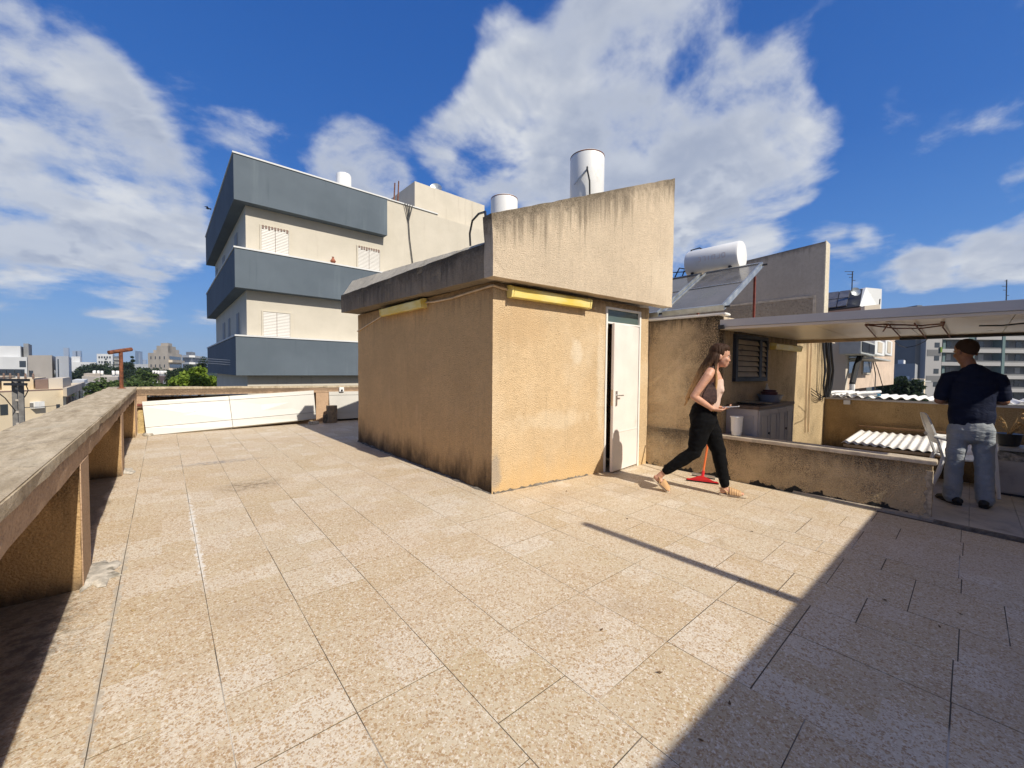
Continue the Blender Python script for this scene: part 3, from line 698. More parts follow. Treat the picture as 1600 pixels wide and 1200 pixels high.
# ------------------------------------------------------------------ low wall with stone coping
lw = thing('low_wall', 'low stained wall with a stone top between the sunny tiles and the shaded kitchen terrace', 'wall', (5.75, 1.2, 0))
L0 = V((5.650, 2.248, 0)); L1 = V((5.797, .225, 0))
m = MB(); wallp(m, [(L0.x-.022, L0.y), (L1.x-.0, L1.y), (L1.x+.17, L1.y), (L0.x+.17, L0.y)], .505)
o = m.build('wall', M['lowwall'], lw); rough_up(o, .06, .009, 7, 17)
m = MB().hexa([(L0.x-.05,L0.y,.507),(L1.x-.028,L1.y-.03,.478),(L1.x+.20,L1.y-.03,.478),(L0.x+.19,L0.y,.507)], [(L0.x-.05,L0.y,.55),(L1.x-.028,L1.y-.03,.518),(L1.x+.20,L1.y-.03,.518),(L0.x+.19,L0.y,.55)])
o = m.build('coping', M['stone'], lw, .006); rough_up(o, .12, .002, 9, 7)
m = MB(); q = random.Random(31); R = []
for i in range(14):                                  # broken plaster edge on the free end
    z = fz(5.8,.2)+.49*i/13; e = .008+.016*q.random()
    R.append([V((L1.x-.008, L1.y+.03+.03*q.random(), z)), V((L1.x-.012, L1.y-e*.3, z)), V((L1.x+.03, L1.y-e*.6, z)), V((L1.x+.05, L1.y+.03, z))])
m.rings(R).build('broken_edge', plain('broken_plaster', (.40,.33,.23), .95, 0, .35, 24, .9, 60), lw)
P = onwall(1146.5, 681, L0, L1)
bk = thing('bucket', 'white plastic bucket on the low wall just behind the walking woman', 'bucket', (P.x+.07, P.y, .55))
MB().lathe((P.x+.09,P.y,0), [(.055,.551),(.058,.553),(.074,.79),(.082,.792),(.082,.805),(.072,.805),(.066,.60),(.01,.575)], 24).build('body', M['plastic'], bk, smooth=True)

# ------------------------------------------------------------------ cabinets
cabm = thing('kitchen_cabinet', 'grey panelled kitchen cabinet with dark top against the shaded wall', 'cabinet', (6.65, 2.02, .0))
x0, x1, y0 = 5.90, 7.45, 1.83
MB().hexa([(x0,y0,-.06),(x1,y0,-.08),(x1,sy(x1)-.004,-.08),(x0,sy(x0)-.004,-.06)], [(x0,y0,.90),(x1,y0,.90),(x1,sy(x1)-.004,.90),(x0,sy(x0)-.004,.90)]).build('carcass', M['cab'], cabm, .003)
MB().hexa([(x0-.02,y0-.025,.902),(x1+.02,y0-.025,.902),(x1+.02,sy(x1)-.003,.902),(x0-.02,sy(x0)-.003,.902)], [(x0-.02,y0-.025,.945),(x1+.02,y0-.025,.945),(x1+.02,sy(x1)-.003,.945),(x0-.02,sy(x0)-.003,.945)]).build('worktop', M['counter'], cabm, .006)
xw = [x0+.012, x0+.39, x0+.775, x0+1.16, x1-.012]
for i in range(4):
    a, b = xw[i]+.004, xw[i+1]-.004
    m = MB().box(a, b, y0-.018, y0-.001, .02, .885)
    dr = m.build('door', M['cab'], cabm, .003)
    m = MB()
    for u0, u1, w0, w1 in ((a+.05,b-.05,.08,.095),(a+.05,b-.05,.80,.815),(a+.05,a+.065,.096,.799),(b-.065,b-.05,.096,.799)): m.box(u0,u1,y0-.026,y0-.0185,w0,w1)
    m.build('moulding', M['cab'], dr)
    if i in (0, 2):
        MB().tube([(b-.03,y0-.018,.56),(b-.03,y0-.04,.56)], [.012,.02], 10).build('knob', M['dark'], dr, smooth=True)
m = MB()
for u0, u1, w0, w1 in ((y0+.05,2.15,.08,.095),(y0+.05,2.15,.80,.815),(y0+.05,y0+.065,.096,.799),(2.135,2.15,.096,.799)): m.box(x0-.008,x0-.0005,u0,u1,w0,w1)
m.build('side_moulding', M['cab'], cabm)
Q = onY(1203, 620, 2.0); X = Q.x
bs = thing('wash_basin', 'grey plastic basin standing on the dark kitchen worktop', 'basin', (X, 2.0, .945))
MB().lathe((X,2.0,0), [(.12,.946),(.125,.948),(.165,1.05),(.175,1.052),(.175,1.058),(.155,1.058),(.115,.965),(.01,.96)], 28).build('bowl', plain('grey_plastic', (.25,.25,.26), .5), bs, smooth=True)
cbx = thing('cake_tin', 'dark red tins stacked in the grey basin on the worktop', 'tin', (X-.03, 2.0, 1.06))
MB().lathe((X-.03,2.0,0), [(.10,.99),(.105,1.0),(.105,1.075),(.11,1.077),(.11,1.10),(.01,1.104)], 26).build('tin', plain('dark_red', (.10,.025,.02), .45), cbx, smooth=True)
MB().lathe((X-.02,2.0,0), [(.085,1.105),(.088,1.106),(.088,1.13),(.01,1.133)], 26).build('lid', plain('dark_red_lid', (.07,.02,.018), .45), cbx, smooth=True)
o = MB().lathe((X+.12,2.08,0), [(.03,.946),(.032,.95),(.032,1.14),(.013,1.19),(.013,1.22),(.001,1.222)], 16).build('bottle', plain('pale_bottle', (.55,.50,.38), .35), None, smooth=True)
tag(o, 'pale bottle behind the grey basin on the worktop', 'bottle')
Q = onY(1178, 630, 1.98)
m = MB(); X = max(Q.x, 6.05)
o = m.lathe((X+.1,2.0,0), [(.17,.946),(.175,.948),(.21,.968),(.213,.972),(.17,.958),(.01,.952)], 28).build('tray', M['steel'], None, smooth=True)
tag(o, 'shiny round tray lying on the worktop left of the basin', 'tray')

# ------------------------------------------------------------------ roof over the kitchen terrace
pg = thing('terrace_canopy', 'white panelled canopy roof over the shaded kitchen terrace', 'canopy', (7, .6, 1.95))
G0 = V((5.652, 2.235, 0)); G1 = V((5.892, -1.0, 0)); XB = 8.36
def gz(y): return 1.930 + .0107*(y+1.0)
ns = 4
for i in range(ns):                                  # insulated panels side by side, thin seams
    ya, yb = 2.0+.01*0 - (3.0)*i/ns, 2.0 - 3.0*(i+1)/ns
    if i == 0: ya = 2.02
    xa = G0.x+(G1.x-G0.x)*(2.235-ya)/3.235+.03; xb = G0.x+(G1.x-G0.x)*(2.235-yb)/3.235+.03
    g = .003
    yw = lambda x, y: min(y, sy(x)-.004)
    b = [(xa,ya-g,gz(ya)),(XB,ya-g,gz(ya)),(XB,yb+g,gz(yb)),(xb,yb+g,gz(yb))]
    MB().hexa(b, [(p[0],p[1],p[2]+.07) for p in b]).build('roof_panel', M['ceil'], pg)
m = MB(); a = V((G0.x+.032, 2.235, 1.965)); 
b = [(5.69,2.026,gz(2.02)),(5.67,2.236,gz(2.2)),(XB,2.022,gz(2.02)),]
m.prism([V(p) for p in b], (0,0,.07)).build('wall_panel', M['ceil'], pg)
def edge(z0, z1, o0, o1):
    b = [(G0.x+o0,G0.y,gz(G0.y)+z0),(G1.x+o0,G1.y,gz(G1.y)+z0),(G1.x+o1,G1.y,gz(G1.y)+z0),(G0.x+o1,G0.y,gz(G0.y)+z0)]
    return b, [(p[0],p[1],p[2]-z0+z1) for p in b]
MB().hexa(*edge(.032, .128, -.012, .028)).build('front_trim', M['alu'], pg, .003)
MB().hexa(*edge(-.004, .030, -.002, .028)).build('lower_lip', M['ceil'], pg, .003)
MB().box(XB+.001, XB+.05, -1.0, 2.02, 1.905, 2.03).build('back_beam', M['beige'], pg, .003)
MB().box(XB-.05, XB+.0, -.55, .72, 1.895, 1.928).build('blind_box', M['dark'], pg, .003)
MB().box(5.62, 5.70, 2.18, 2.25, 1.965, 2.02).build('corner_black_box', M['black'], pg)  # small black box at the canopy corner, filling the gap there
def under(px, py): 
    p = onZ(px, py, 1.925)
    return p
cl = thing('clothes_line', 'brown wire clothes rack hung under the canopy roof', 'clothes line', under(1420, 510))
for k, w_ in enumerate(([(1352,507),(1388,507),(1440,508.5),(1474,506)], [(1352,507),(1400,512.5),(1440,512.5),(1473,508)], [(1352,506.5),(1369,526)], [(1380,516),(1388,504.5),(1407,525)], [(1429,503),(1447,527)], [(1470,500.5),(1476,500),(1473,508),(1485,525)])):
    MB().tube([under(*p)+V((0,0,-.004*k)) for p in w_], .0075, 6).build('wire', M['rust'], cl, smooth=True)
o = MB().tube([under(1530,506)+V((0,0,-.02)), under(1565,504)+V((0,0,-.03)), under(1620,500)+V((0,0,-.02))], .008, 6).build('hanging_wire', M['black'], None, smooth=True)
tag(o, 'dark wire running under the canopy above the standing man', 'wire')
P = onX(1408, 541, 9.2)
o = MB().tube([onX(1398,533,8.6), onX(1405,540,8.8), onX(1416,543,9.0), onX(1432,540,9.0), onX(1446,533,8.8), onX(1452,526,8.45)], .006, 6).build('hanging_wire', M['black'], None, smooth=True)
tag(o, 'slack dark wire sagging below the back edge of the canopy', 'wire')
# ------------------------------------------------------------------ solar water heater on the kitchen roof
sh = thing('solar_water_heater', 'solar water heater with lying white tank above tilted collectors on the kitchen roof', 'solar heater', (6.9, 3.2, 2.16))
lo = V((6.02, 0, 2.27)); hi = V((7.58, 0, 3.16)); up = hi-lo; un = up.normalized(); nn = V((-un.z, 0, un.x))
for k, (ya, yb) in enumerate(((2.33, 3.26), (3.33, 4.26))):
    m = MB(); c = lambda u, y, h: lo + up*u + V((0, y, 0)) + nn*h
    w = .035
    for (u0,u1,a,b) in ((0,.022,ya,yb),(.978,1,ya,yb),(.0225,.9775,ya,ya+w),(.0225,.9775,yb-w,yb)):
        m.hexa([c(u0,a,0),c(u1,a,0),c(u1,b,0),c(u0,b,0)], [c(u0,a,.085),c(u1,a,.085),c(u1,b,.085),c(u0,b,.085)])
    col_ = m.build('collector', M['galv'], sh, .003)
    m = MB().hexa([c(.023,ya+w,.05),c(.977,ya+w,.05),c(.977,yb-w,.05),c(.023,yb-w,.05)], [c(.023,ya+w,.068),c(.977,ya+w,.068),c(.977,yb-w,.068),c(.023,yb-w,.068)])
    m.build('glass', M['solar'], col_)
    m = MB().hexa([c(.52,ya+w,.069),c(.53,ya+w,.069),c(.53,yb-w,.069),c(.52,yb-w,.069)], [c(.52,ya+w,.078),c(.53,ya+w,.078),c(.53,yb-w,.078),c(.52,yb-w,.078)])
    m.build('glazing_bar', M['galv'], col_)
    for u, yy in ((.02, ya-.0), (.98, ya-.0)):
        p = c(u, yy, .04); MB().tube([p, p+V((0,-.07,0))], .016, 8).build('pipe_end', M['dark'], col_)
TX, TZ, TR = 7.74, 3.47, .248
ta, tb = onX(1159, 402, TX).y+.0, onX(1082, 415, TX).y+.05
prof = [(.01,-.012),(TR*.8,-.010),(TR*.97,0),(TR,.02)]; L_ = tb-ta
tk = MB().lathe((TX, ta, TZ), [(.005,-.014),(TR*.75,-.012),(TR*.95,-.004),(TR,.025),(TR,L_-.025),(TR*.95,L_+.004),(.005,L_+.014)], 40, (0,1,0)).build('tank', M['tank'], sh, smooth=True)
r = random.Random(4); m = MB()
faded = plain('faded_lettering', (.68,.60,.54), .5, 0, .15, 30)
def ontank(s, a): return V((TX - TR*1.003*math.cos(a), tb - s, TZ + TR*1.003*math.sin(a)))
def stroke(pts, w):
    for (s0,a0),(s1,a1) in zip(pts, pts[1:]):
        d = V((s1-s0, (a1-a0)*TR, 0)).normalized(); px, pa = -d.y*w/2, d.x*w/2/TR
        for q in range(6):
            u, v_ = q/6, (q+1)/6; S0, S1, A0, A1 = s0+(s1-s0)*u, s0+(s1-s0)*v_, a0+(a1-a0)*u, a0+(a1-a0)*v_
            m.face([ontank(S0-px,A0-pa), ontank(S1-px,A1-pa), ontank(S1+px,A1+pa), ontank(S0+px,A0+pa)])
glyphs = [[(0,0),(.05,0),(.05,1),(0,1)], [(0,1),(.05,1),(.05,0)], [(.025,1),(.025,0)], [(0,0),(0,1),(.05,1),(.05,0),(.02,0)], [(0,0),(.05,0),(.05,1)], [(0,1),(.05,1),(.05,0),(0,0),(0,1)]]
for i, g in enumerate(glyphs):
    s0 = .26 + .085*i; m = MB()
    stroke([(s0+x, -.16+.30*y) for x, y in g], .015)
    m.build('faded_letter', faded, tk, clean=False)
for y in (ta+.13, tb-.13):
    MB().box(TX-.20, TX-.08, y-.02, y+.02, TZ-TR-.05, TZ-TR+.05).build('bracket', M['dark'], sh, .003)
    if y > 3: MB().bar((TX+.1,y,2.16),(TX+.1,y,TZ-.15),.035,.035,(1,0,0)).build('stand_leg', M['redpaint'], sh)
    MB().bar((TX+.1,y,2.20),(lo.x+.2,y,2.20),.03,.03).build('stand_rail', M['redpaint'], sh)
P = V((7.35,2.40,0))
MB().bar((7.28,2.36,2.17),(7.28,2.36,2.95),.03,.03,(1,0,0)).build('stand_leg', M['redpaint'], sh)
MB().tube([(6.9,2.36,2.2),(7.28,2.34,2.19)], .02, 8).build('stand_rail', M['redpaint'], sh)
for dy, s2 in ((.0, .3),(.07,.16)):
    MB().tube([(TX,tb-.02,TZ-.1-dy),(TX,tb+s2*.7,TZ-.02-dy),(TX-.05,tb+s2,TZ-.25-dy),(TX-.1,tb+s2*1.1,TZ-.62-dy)], .013, 8).build('pipe', M['black'], sh, smooth=True)
MB().tube([(TX,tb-.25,TZ+TR-.02),(TX,tb-.18,TZ+TR+.04),(TX,tb-.02,TZ+TR+.03),(TX,tb+.03,TZ+.1)], .013, 8).build('pipe', M['black'], sh, smooth=True)
o = MB().tube([(7.78,4.7,3.55),(7.78,4.2,3.42),(7.76,tb+.1,3.36)], .009, 6).build('loose_cable', M['black'], None, smooth=True); tag(o, 'thin dark cable running to the lying white tank from behind the hut', 'cable')

# ------------------------------------------------------------------ grey gable wall of the next hut
GX = 11.0
ga, gb = onX(1298, 375, GX), onX(1053, 435, GX)
yR = ga.y; sl = (gb.z-ga.z)/(gb.y-ga.y)
M['greywall'] = stucco('grey_gable_render', (.46,.405,.335), .10, 60, .4, top=((0, sl, -1), ga.z - sl*yR), topcol=(.10,.09,.08), toplen=.16, pits=.12)
gw = thing('gable_wall', 'tall grey wall with sloping top and sunlit edge behind the solar heater', 'wall', (GX, 5, 2.1))
m = MB().prism([V((GX,yR+.10,2.0)), V((GX,8.6,2.0)), V((GX,8.6,ga.z+sl*(8.6-yR))), V((GX,yR+.10,ga.z+sl*.10))], (.35,0,0))
m.build('wall', M['greywall'], gw)
MB().prism([V((GX-.004,yR+.075,2.0)), V((GX-.004,yR+.098,2.0)), V((GX-.004,yR+.098,ga.z+.012+sl*.098)), V((GX-.004,yR+.075,ga.z+.012+sl*.075))], (.37,0,0)).build('sunlit_edge', stucco('sunlit_edge_tint', (.62,.56,.44), .1, 60, .3), gw)  # edge coloured paler than the wall to read as sunlit
def frame(px0, py0, px1, py1):
    a, b = onX(px0, py0, GX), onX(px1, py1, GX); return a, b
fa, fb = onX(1165, 478, GX), onX(1275, 461, GX)
zt = fb.z; y0, y1 = fb.y, 5.2
m = MB()
m.box(GX-.02, GX-.0005, y0, y0+.05, 2.16, zt); m.box(GX-.02, GX-.0005, y0+.0505, y1, zt-.05, zt)
pf = m.build('panel_frame', M['stone'], gw)
MB().box(GX-.012, GX-.0004, y0+.051, y1, 2.16, zt-.0505).build('rough_panel', stucco('rough_panel', (.36,.30,.225), .2, 40, 1.2, speck=(9.,.62,.7,(.03,.028,.024))), pf)
m = MB()
for k in range(7): m.box(GX-.016, GX-.0125, y0+.62+.04*(k%2), y0+.66+.04*(k%2)+.03, 2.18+.08*k, 2.22+.08*k)
for k in range(5): m.box(GX-.016, GX-.0125, y0+.42, y0+.47, 2.2+.11*k, 2.26+.11*k)
m.build('dark_stain', M['dark'], pf)

# ------------------------------------------------------------------ rear wall and corrugated sheets
RXw = 9.90
zt = onX(1270, 622, RXw).z
rw = MB().hexa([(RXw,1.895,-.2),(RXw,-3.2,-.2),(RXw+.15,-3.2,-.2),(RXw+.15,1.88,-.2)], [(RXw,1.895,zt),(RXw,-3.2,zt-.02),(RXw+.15,-3.2,zt-.02),(RXw+.15,1.88,zt)])
rwt = thing('rear_wall', 'stained ochre wall closing the far side of the shaded kitchen terrace', 'wall', (RXw, -.5, -.12))
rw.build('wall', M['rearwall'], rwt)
MB().hexa([(RXw-.03,1.88,zt+.001),(RXw-.03,-3.2,zt-.019),(RXw+.16,-3.2,zt-.019),(RXw+.16,1.88,zt+.001)], [(RXw-.03,1.88,zt+.035),(RXw-.03,-3.2,zt+.015),(RXw+.16,-3.2,zt+.015),(RXw+.16,1.88,zt+.035)]).build('capping', M['alu'], rwt, .004)
def corr(name, label, x0, x1, y0, y1, z0, z1, per, amp, th=.008):
    bm = bmesh.new(); n = int((y1-y0)/per*10); rows = []
    for x, z in ((x0,z0),(x1,z1)):
        rows.append(([bm.verts.new((x, y0+(y1-y0)*i/n, z+amp*math.cos(2*math.pi*i/10)+th)) for i in range(n+1)], [bm.verts.new((x, y0+(y1-y0)*i/n, z+amp*math.cos(2*math.pi*i/10))) for i in range(n+1)]))
    (a,a2),(b,b2) = rows
    for i in range(n):
        bm.faces.new((a[i],b[i],b[i+1],a[i+1])); bm.faces.new((a2[i],a2[i+1],b2[i+1],b2[i]))
        bm.faces.new((a[i],a[i+1],a2[i+1],a2[i])); bm.faces.new((b[i],b2[i],b2[i+1],b[i+1]))
    for f in bm.faces: f.smooth = True
    me = D.meshes.new(name); bm.to_mesh(me); bm.free(); me.materials.append(M['corrug'])
    o = D.objects.new(name, me); COL.objects.link(o); tag(o, label, 'roof sheet'); return o
corr('corrugated_sheet', 'white wavy roof sheet lying beyond the top of the ochre rear wall', RXw-.05, RXw+2.6, -3.2, 1.75, zt+.062, zt+.02, .148, .022)
corr('corrugated_sheet', 'low white wavy roof sheet on a kerb inside the shaded terrace beside the man', 8.16, 9.72, -1.2, 1.33, .285, .33, .104, .013)
kb = thing('kerb', 'low masonry kerb carrying the wavy white sheet on the kitchen terrace', 'kerb', (8.3, .1, -.1))
m = MB().box(8.26, 8.42, -1.15, 1.28, -.2, .24); m.box(9.45, 9.6, -1.15, 1.28, -.2, .28); m.box(8.425, 9.445, 1.12, 1.28, -.2, .255)
m.build('masonry', M['rearwall'], kb)
MB().box(8.19, 8.22, -1.18, 1.31, .225, .262).build('edge_strip', M['beige'], kb)
o = MB().bar((9.80,1.36,.41),(9.74,-.35,.43),.05,.03).build('batten', M['wood'], None, .004); tag(o, 'dark wooden batten along the back of the low wavy sheet', 'batten')
# plumbing and debris on top of the rear wall
r = random.Random(8)
pm = thing('white_pipes', 'tangle of white plastic pipes on the rear wall below the black cables', 'pipes', (9.95, 1.55, zt+.03))
for i in range(7):
    y = 1.85-.07*i+r.uniform(-.03,.03); z = zt+.06+r.uniform(0,.06)
    MB().tube([(9.9,y,z),(10.05,y-.06,z+.02),(10.3,y-.30,z+.03+r.uniform(-.01,.06))], .026, 8).build('pipe', M['plastic'], pm, smooth=True)
MB().box(9.862, 9.89, 1.50, 1.60, zt-.09, zt-.01).build('valve_box', M['plastic'], pm, .004)
P = onX(1366, 617, 10.4)
o = MB().lathe((10.4, P.y, zt+.06), [(.01,0),(.09,.0),(.10,.02),(.10,.05),(.085,.06),(.01,.062)], 20).build('blue_lid', plain('blue_plastic', (.03,.14,.22), .4), None, smooth=True); tag(o, 'small blue lid lying on the white wavy sheet beyond the rear wall', 'lid')

# ------------------------------------------------------------------ white plastic chair, half hidden behind the man
def plastic_chair(loc, rz):
    t = thing('plastic_chair', 'white plastic chair with a reclined back standing behind the man', 'chair', loc)
    R = Matrix.Translation(loc) @ Matrix.Rotation(rz, 4, 'Z') @ Matrix.Diagonal((.86,.86,.97,1))
    m = MB(R)                                        # chair faces local +x
    def shell(pts, wid, th):
        Rr = []
        for (x, z, w) in pts: Rr.append((V((x, -w, z)), V((x, w, z))))
        for i in range(len(Rr)-1):
            a, b = Rr[i], Rr[i+1]; d = (b[0]-a[0]).normalized(); n_ = V((-d.z, 0, d.x))*th
            m.hexa([a[0], a[1], a[1]+n_, a[0]+n_], [b[0], b[1], b[1]+n_, b[0]+n_])
    shell([(-.20,.42,.20),(-.06,.41,.22),(.12,.42,.23),(.24,.44,.22),(.27,.42,.215)], 0, .018)
    m.build('seat', M['plastic'], t, smooth=True)
    m = MB(R); n = 6
    prf = [(-.215,.45,.20),(-.26,.60,.215),(-.31,.75,.215),(-.355,.88,.20),(-.385,.965,.16),(-.395,.99,.11)]
    for i in range(n-1):
        a, b = prf[i], prf[i+1]
        for s_ in (-1, 1):
            m.hexa([(a[0],s_*a[2]*.62,a[1]),(a[0],s_*a[2],a[1]),(a[0]-.02,s_*a[2],a[1]),(a[0]-.02,s_*a[2]*.62,a[1])], [(b[0],s_*b[2]*.62,b[1]),(b[0],s_*b[2],b[1]),(b[0]-.02,s_*b[2],b[1]),(b[0]-.02,s_*b[2]*.62,b[1])])
        if i >= 1: m.hexa([(a[0],-a[2]*.6,a[1]),(a[0],a[2]*.6,a[1]),(a[0]-.016,a[2]*.6,a[1]),(a[0]-.016,-a[2]*.6,a[1])], [(b[0],-b[2]*.6,b[1]),(b[0],b[2]*.6,b[1]),(b[0]-.016,b[2]*.6,b[1]),(b[0]-.016,-b[2]*.6,b[1])])
    m.build('backrest', M['plastic'], t, smooth=True)
    for s_ in (-1, 1):
        m = MB(R); m.tube([(-.33,s_*.215,.70),(-.15,s_*.27,.665),(.10,s_*.275,.66),(.24,s_*.265,.64)], [.02,.026,.028,.024], 8); m.build('armrest', M['plastic'], t, smooth=True)
        m = MB(R); m.tube([(.24,s_*.265,.65),(.265,s_*.25,.42),(.31,s_*.27,.0)], [.024,.03,.02], 8); m.build('leg', M['plastic'], t, smooth=True)
        m = MB(R); m.tube([(-.22,s_*.20,.45),(-.27,s_*.22,.25),(-.36,s_*.24,.0)], [.026,.03,.02], 8); m.build('leg', M['plastic'], t, smooth=True)
    return t
plastic_chair(V((7.55, .06, fz(7.6,0)+.03)), math.radians(-74))

# ------------------------------------------------------------------ cupboard, shelf and dried plant at the right edge
lowcab = thing('low_cupboard', 'low pale cupboard in deep shade at the right edge of the photo', 'cupboard', (8.0, -.75, -.1))
bx = onX(1553, 745, 7.75)
m = MB().box(7.75, 8.2, -1.6, bx.y, -.06, onX(1560,719,7.75).z); m.build('body', M['cab'], lowcab, .01)
MB().box(7.76, 8.19, -1.59, bx.y-.02, -.10, -.062).build('plinth', M['dark'], lowcab)
ztop = onX(1560,719,7.75).z
o = rough_up(MB().box(7.80, 8.1, -1.5, bx.y-.03, ztop+.001, ztop+.10).build('wrapped_bundle', plain('dirty_plastic', (.30,.27,.23), .35, 0, .5, 22, .6, 30, dirt=(.05,.04,.035), dirts=9), None), .06, .03, 9, 2)
tag(o, 'crumpled plastic wrapped bundle lying on the low cupboard at the right edge', 'bundle')
sz = onX(1575, 690, 7.9).z
o = MB().box(7.78, 8.25, -1.6, bx.y-.03, ztop+.12, ztop+.16).build('shelf_board', plain('grey_board', (.26,.26,.27), .5), None, .004); tag(o, 'grey board resting over the wrapped bundle on the low cupboard', 'board')
pz = ztop+.16; pxy = onX(1577, 665, 8.0)
po = thing('potted_plant', 'withered plant in a dark pot on the grey board at the right edge', 'plant', (8.02, pxy.y, pz))
MB().lathe((8.02,pxy.y,0), [(.07,pz),(.09,pz+.01),(.115,pz+.15),(.12,pz+.155),(.105,pz+.155),(.01,pz+.14)], 20).build('pot', M['dark'], po, smooth=True)
r = random.Random(6); m = MB(); lf = MB()
for i in range(6):
    a = r.uniform(0,6.28); e = V((8.02+.12*math.cos(a), pxy.y+.14*math.sin(a), pz+.15+r.uniform(.12,.32)))
    m.tube([(8.02,pxy.y,pz+.13),((8.02+e.x)/2,(pxy.y+e.y)/2,e.z-.06),e], [.010,.007,.003], 6)
    for j in range(7):
        p = V((8.02,pxy.y,pz+.14)).lerp(e, r.uniform(.4,1.05)); d = V((r.uniform(-1,1),r.uniform(-1,1),r.uniform(-1,.5))).normalized()*.035; s_ = d.orthogonal().normalized()*.014
        lf.face([p, p+d*.5+s_, p+d, p+d*.5-s_])
m.build('stem', plain('dry_stem', (.42,.28,.13), .8), po, smooth=True); lf.build('leaves', plain('dry_leaves', (.34,.20,.07), .8), po, clean=False)

# ------------------------------------------------------------------ squeegees at the low wall
P = onfloor(1097, 753)
sq = thing('floor_squeegee', 'red floor squeegee with orange handle leaning on the low wall behind the woman', 'squeegee', P)
def sqpt(px, py): return onfloor(px, py)
a, b = sqpt(1072, 751), sqpt(1123, 757.5)
dd = (b-a).normalized(); hd = MB()
for s0, s1, h in ((0,.5,1),(.5,1,1)): pass
c = (a+b)/2; L_ = (b-a).length
hd.hexa([a+V((0,0,.02))-V((.012,.012,0)), a+V((0,0,.02))+V((.012,.012,0)), b+V((0,0,.02))+V((.012,.012,0)), b+V((0,0,.02))-V((.012,.012,0))],
        [a.lerp(b,.04)+V((-.01,-.01,.035)), a.lerp(b,.04)+V((.01,.01,.035)), b.lerp(a,.04)+V((.01,.01,.035)), b.lerp(a,.04)+V((-.01,-.01,.035))])
red = plain('red_plastic', (.62,.02,.025), .4, 0, .08, 8)
hd.build('head', red, sq, .003)
hd = MB().hexa([c-dd*.14+V((-.012,-.012,.0352)), c-dd*.14+V((.012,.012,.0352)), c+dd*.14+V((.012,.012,.0352)), c+dd*.14+V((-.012,-.012,.0352))], [c-dd*.02+V((-.012,-.012,.085)), c-dd*.02+V((.012,.012,.085)), c+dd*.02+V((.012,.012,.085)), c+dd*.02+V((-.012,-.012,.085))])
hd.build('brace', red, sq, .002)
MB().bar(a+V((0,0,.011)), b+V((0,0,.011)), .008, .02).build('rubber_blade', M['black'], sq)
top = V((5.585, 2.235, 1.16)); low = c+V((.0,0,.06)); cc = low.lerp(top, .03)
MB().tube([low, low.lerp(top,.08)], .018, 12).build('socket', red, sq, smooth=True)
MB().tube([low.lerp(top,.07), top], .0125, 12).build('handle', plain('orange_handle', (.72,.16,.035), .45), sq, smooth=True)
s2 = thing('floor_squeegee', 'grey metal squeegee head lying behind the red one at the foot of the low wall', 'squeegee', onfloor(1100, 744))
a, b = onfloor(1081, 743), onfloor(1117, 749.5)
MB().bar(a+V((0,0,.03)), b+V((0,0,.03)), .03, .03).build('head', M['steel'], s2, .003)
MB().bar(a+V((0,0,.008)), b+V((0,0,.008)), .008, .014).build('rubber_blade', M['black'], s2)
c = (a+b)/2
MB().tube([c+V((0,0,.04)), c+V((.02,.02,.10))], .014, 10).build('socket', M['steel'], s2, smooth=True)
# dead leaves blown over the tiles
r = random.Random(13); lm = [plain('dead_leaf', (.12,.07,.03), .8), plain('dead_leaf_pale', (.45,.33,.16), .8)]
spots = [(980,811,0),(1382,938,0),(1468,980,0),(1140,1100,0),(1095,1158,0),(1500,960,0),(215,1040,1),(208,955,1),(940,985,0),(885,768,0),(1030,1052,0),(1175,831,0)]
for i, (px, py, k) in enumerate(spots):
    p = onfloor(px, py); a = r.uniform(0, 3.1); d = V((math.cos(a), math.sin(a), 0))*r.uniform(.010,.016); s_ = V((-d.y, d.x, 0))*.5
    z = V((0,0,.004)); m = MB(); th = V((0,0,.0015))
    m.prism([p+z-d, p+z-d*.2+s_, p+z+d+V((0,0,.004)), p+z-d*.1-s_], th)
    o = m.build('dead_leaf', lm[k], None); tag(o, 'tiny dry leaf on the terrace tiles', 'leaf', 'dry leaves scattered on the tiles')

# ------------------------------------------------------------------ building behind the viewpoint: its top edge throws the broad shade
bb = thing('penthouse_wall', 'plain rendered house wall behind the viewpoint shading the near right of the terrace', 'wall', (3, -2.3, 0))
MB().hexa([(-.55,-2.9,-.1),(14,-2.9,-.1),(14,-2.495,-.1),(-.55,-2.045,-.1)],[(-.55,-2.9,2.52),(14,-2.9,2.52),(14,-2.495,2.52),(-.55,-2.045,2.52)]).build('wall', M['hutwall'], bb)
pp = V((3.11, -2.40, 2.52))
MB().tube([pp, pp+V((0,0,1.67))], .048, 12).build('pipe', M['galv'], bb, smooth=True)
# ------------------------------------------------------------------ neighbouring houses
GZ = -12.5
def prj(P):
    c = V(P) - EYE; r_ = V((RX.x*c.x+RY.x*c.y+RZ.x*c.z, RX.y*c.x+RY.y*c.y+RZ.y*c.z, RX.z*c.x+RY.z*c.y+RZ.z*c.z))
    return 800+FOC*r_.x/r_.z, 600-FOC*r_.y/r_.z
def bandm():
    t = MT('blue_grey_render', .88, 0, .25)
    n1 = t.noise(t.pos, .8, 5, .6); s1_ = t.noise(t.scale(t.pos, (3.5, 3.5, .22)), 1.6, 5, .65); s2_ = t.noise(t.scale(t.pos, (1.2, 1.2, .12)), 1.3, 4, .6)
    c = t.mix(t.ramp(n1, .3, .7), (.099,.124,.150), (.117,.145,.174))
    c = t.mix(t.ramp(s1_, .58, .76, 0, .45), c, (.065,.088,.105)); c = t.mix(t.ramp(s2_, .60, .76, 0, .4), c, (.18,.22,.245))
    return t.done(c, t.bump(t.noise(t.pos, 38., 4, .6), .35, .01))
M['band'] = bandm()
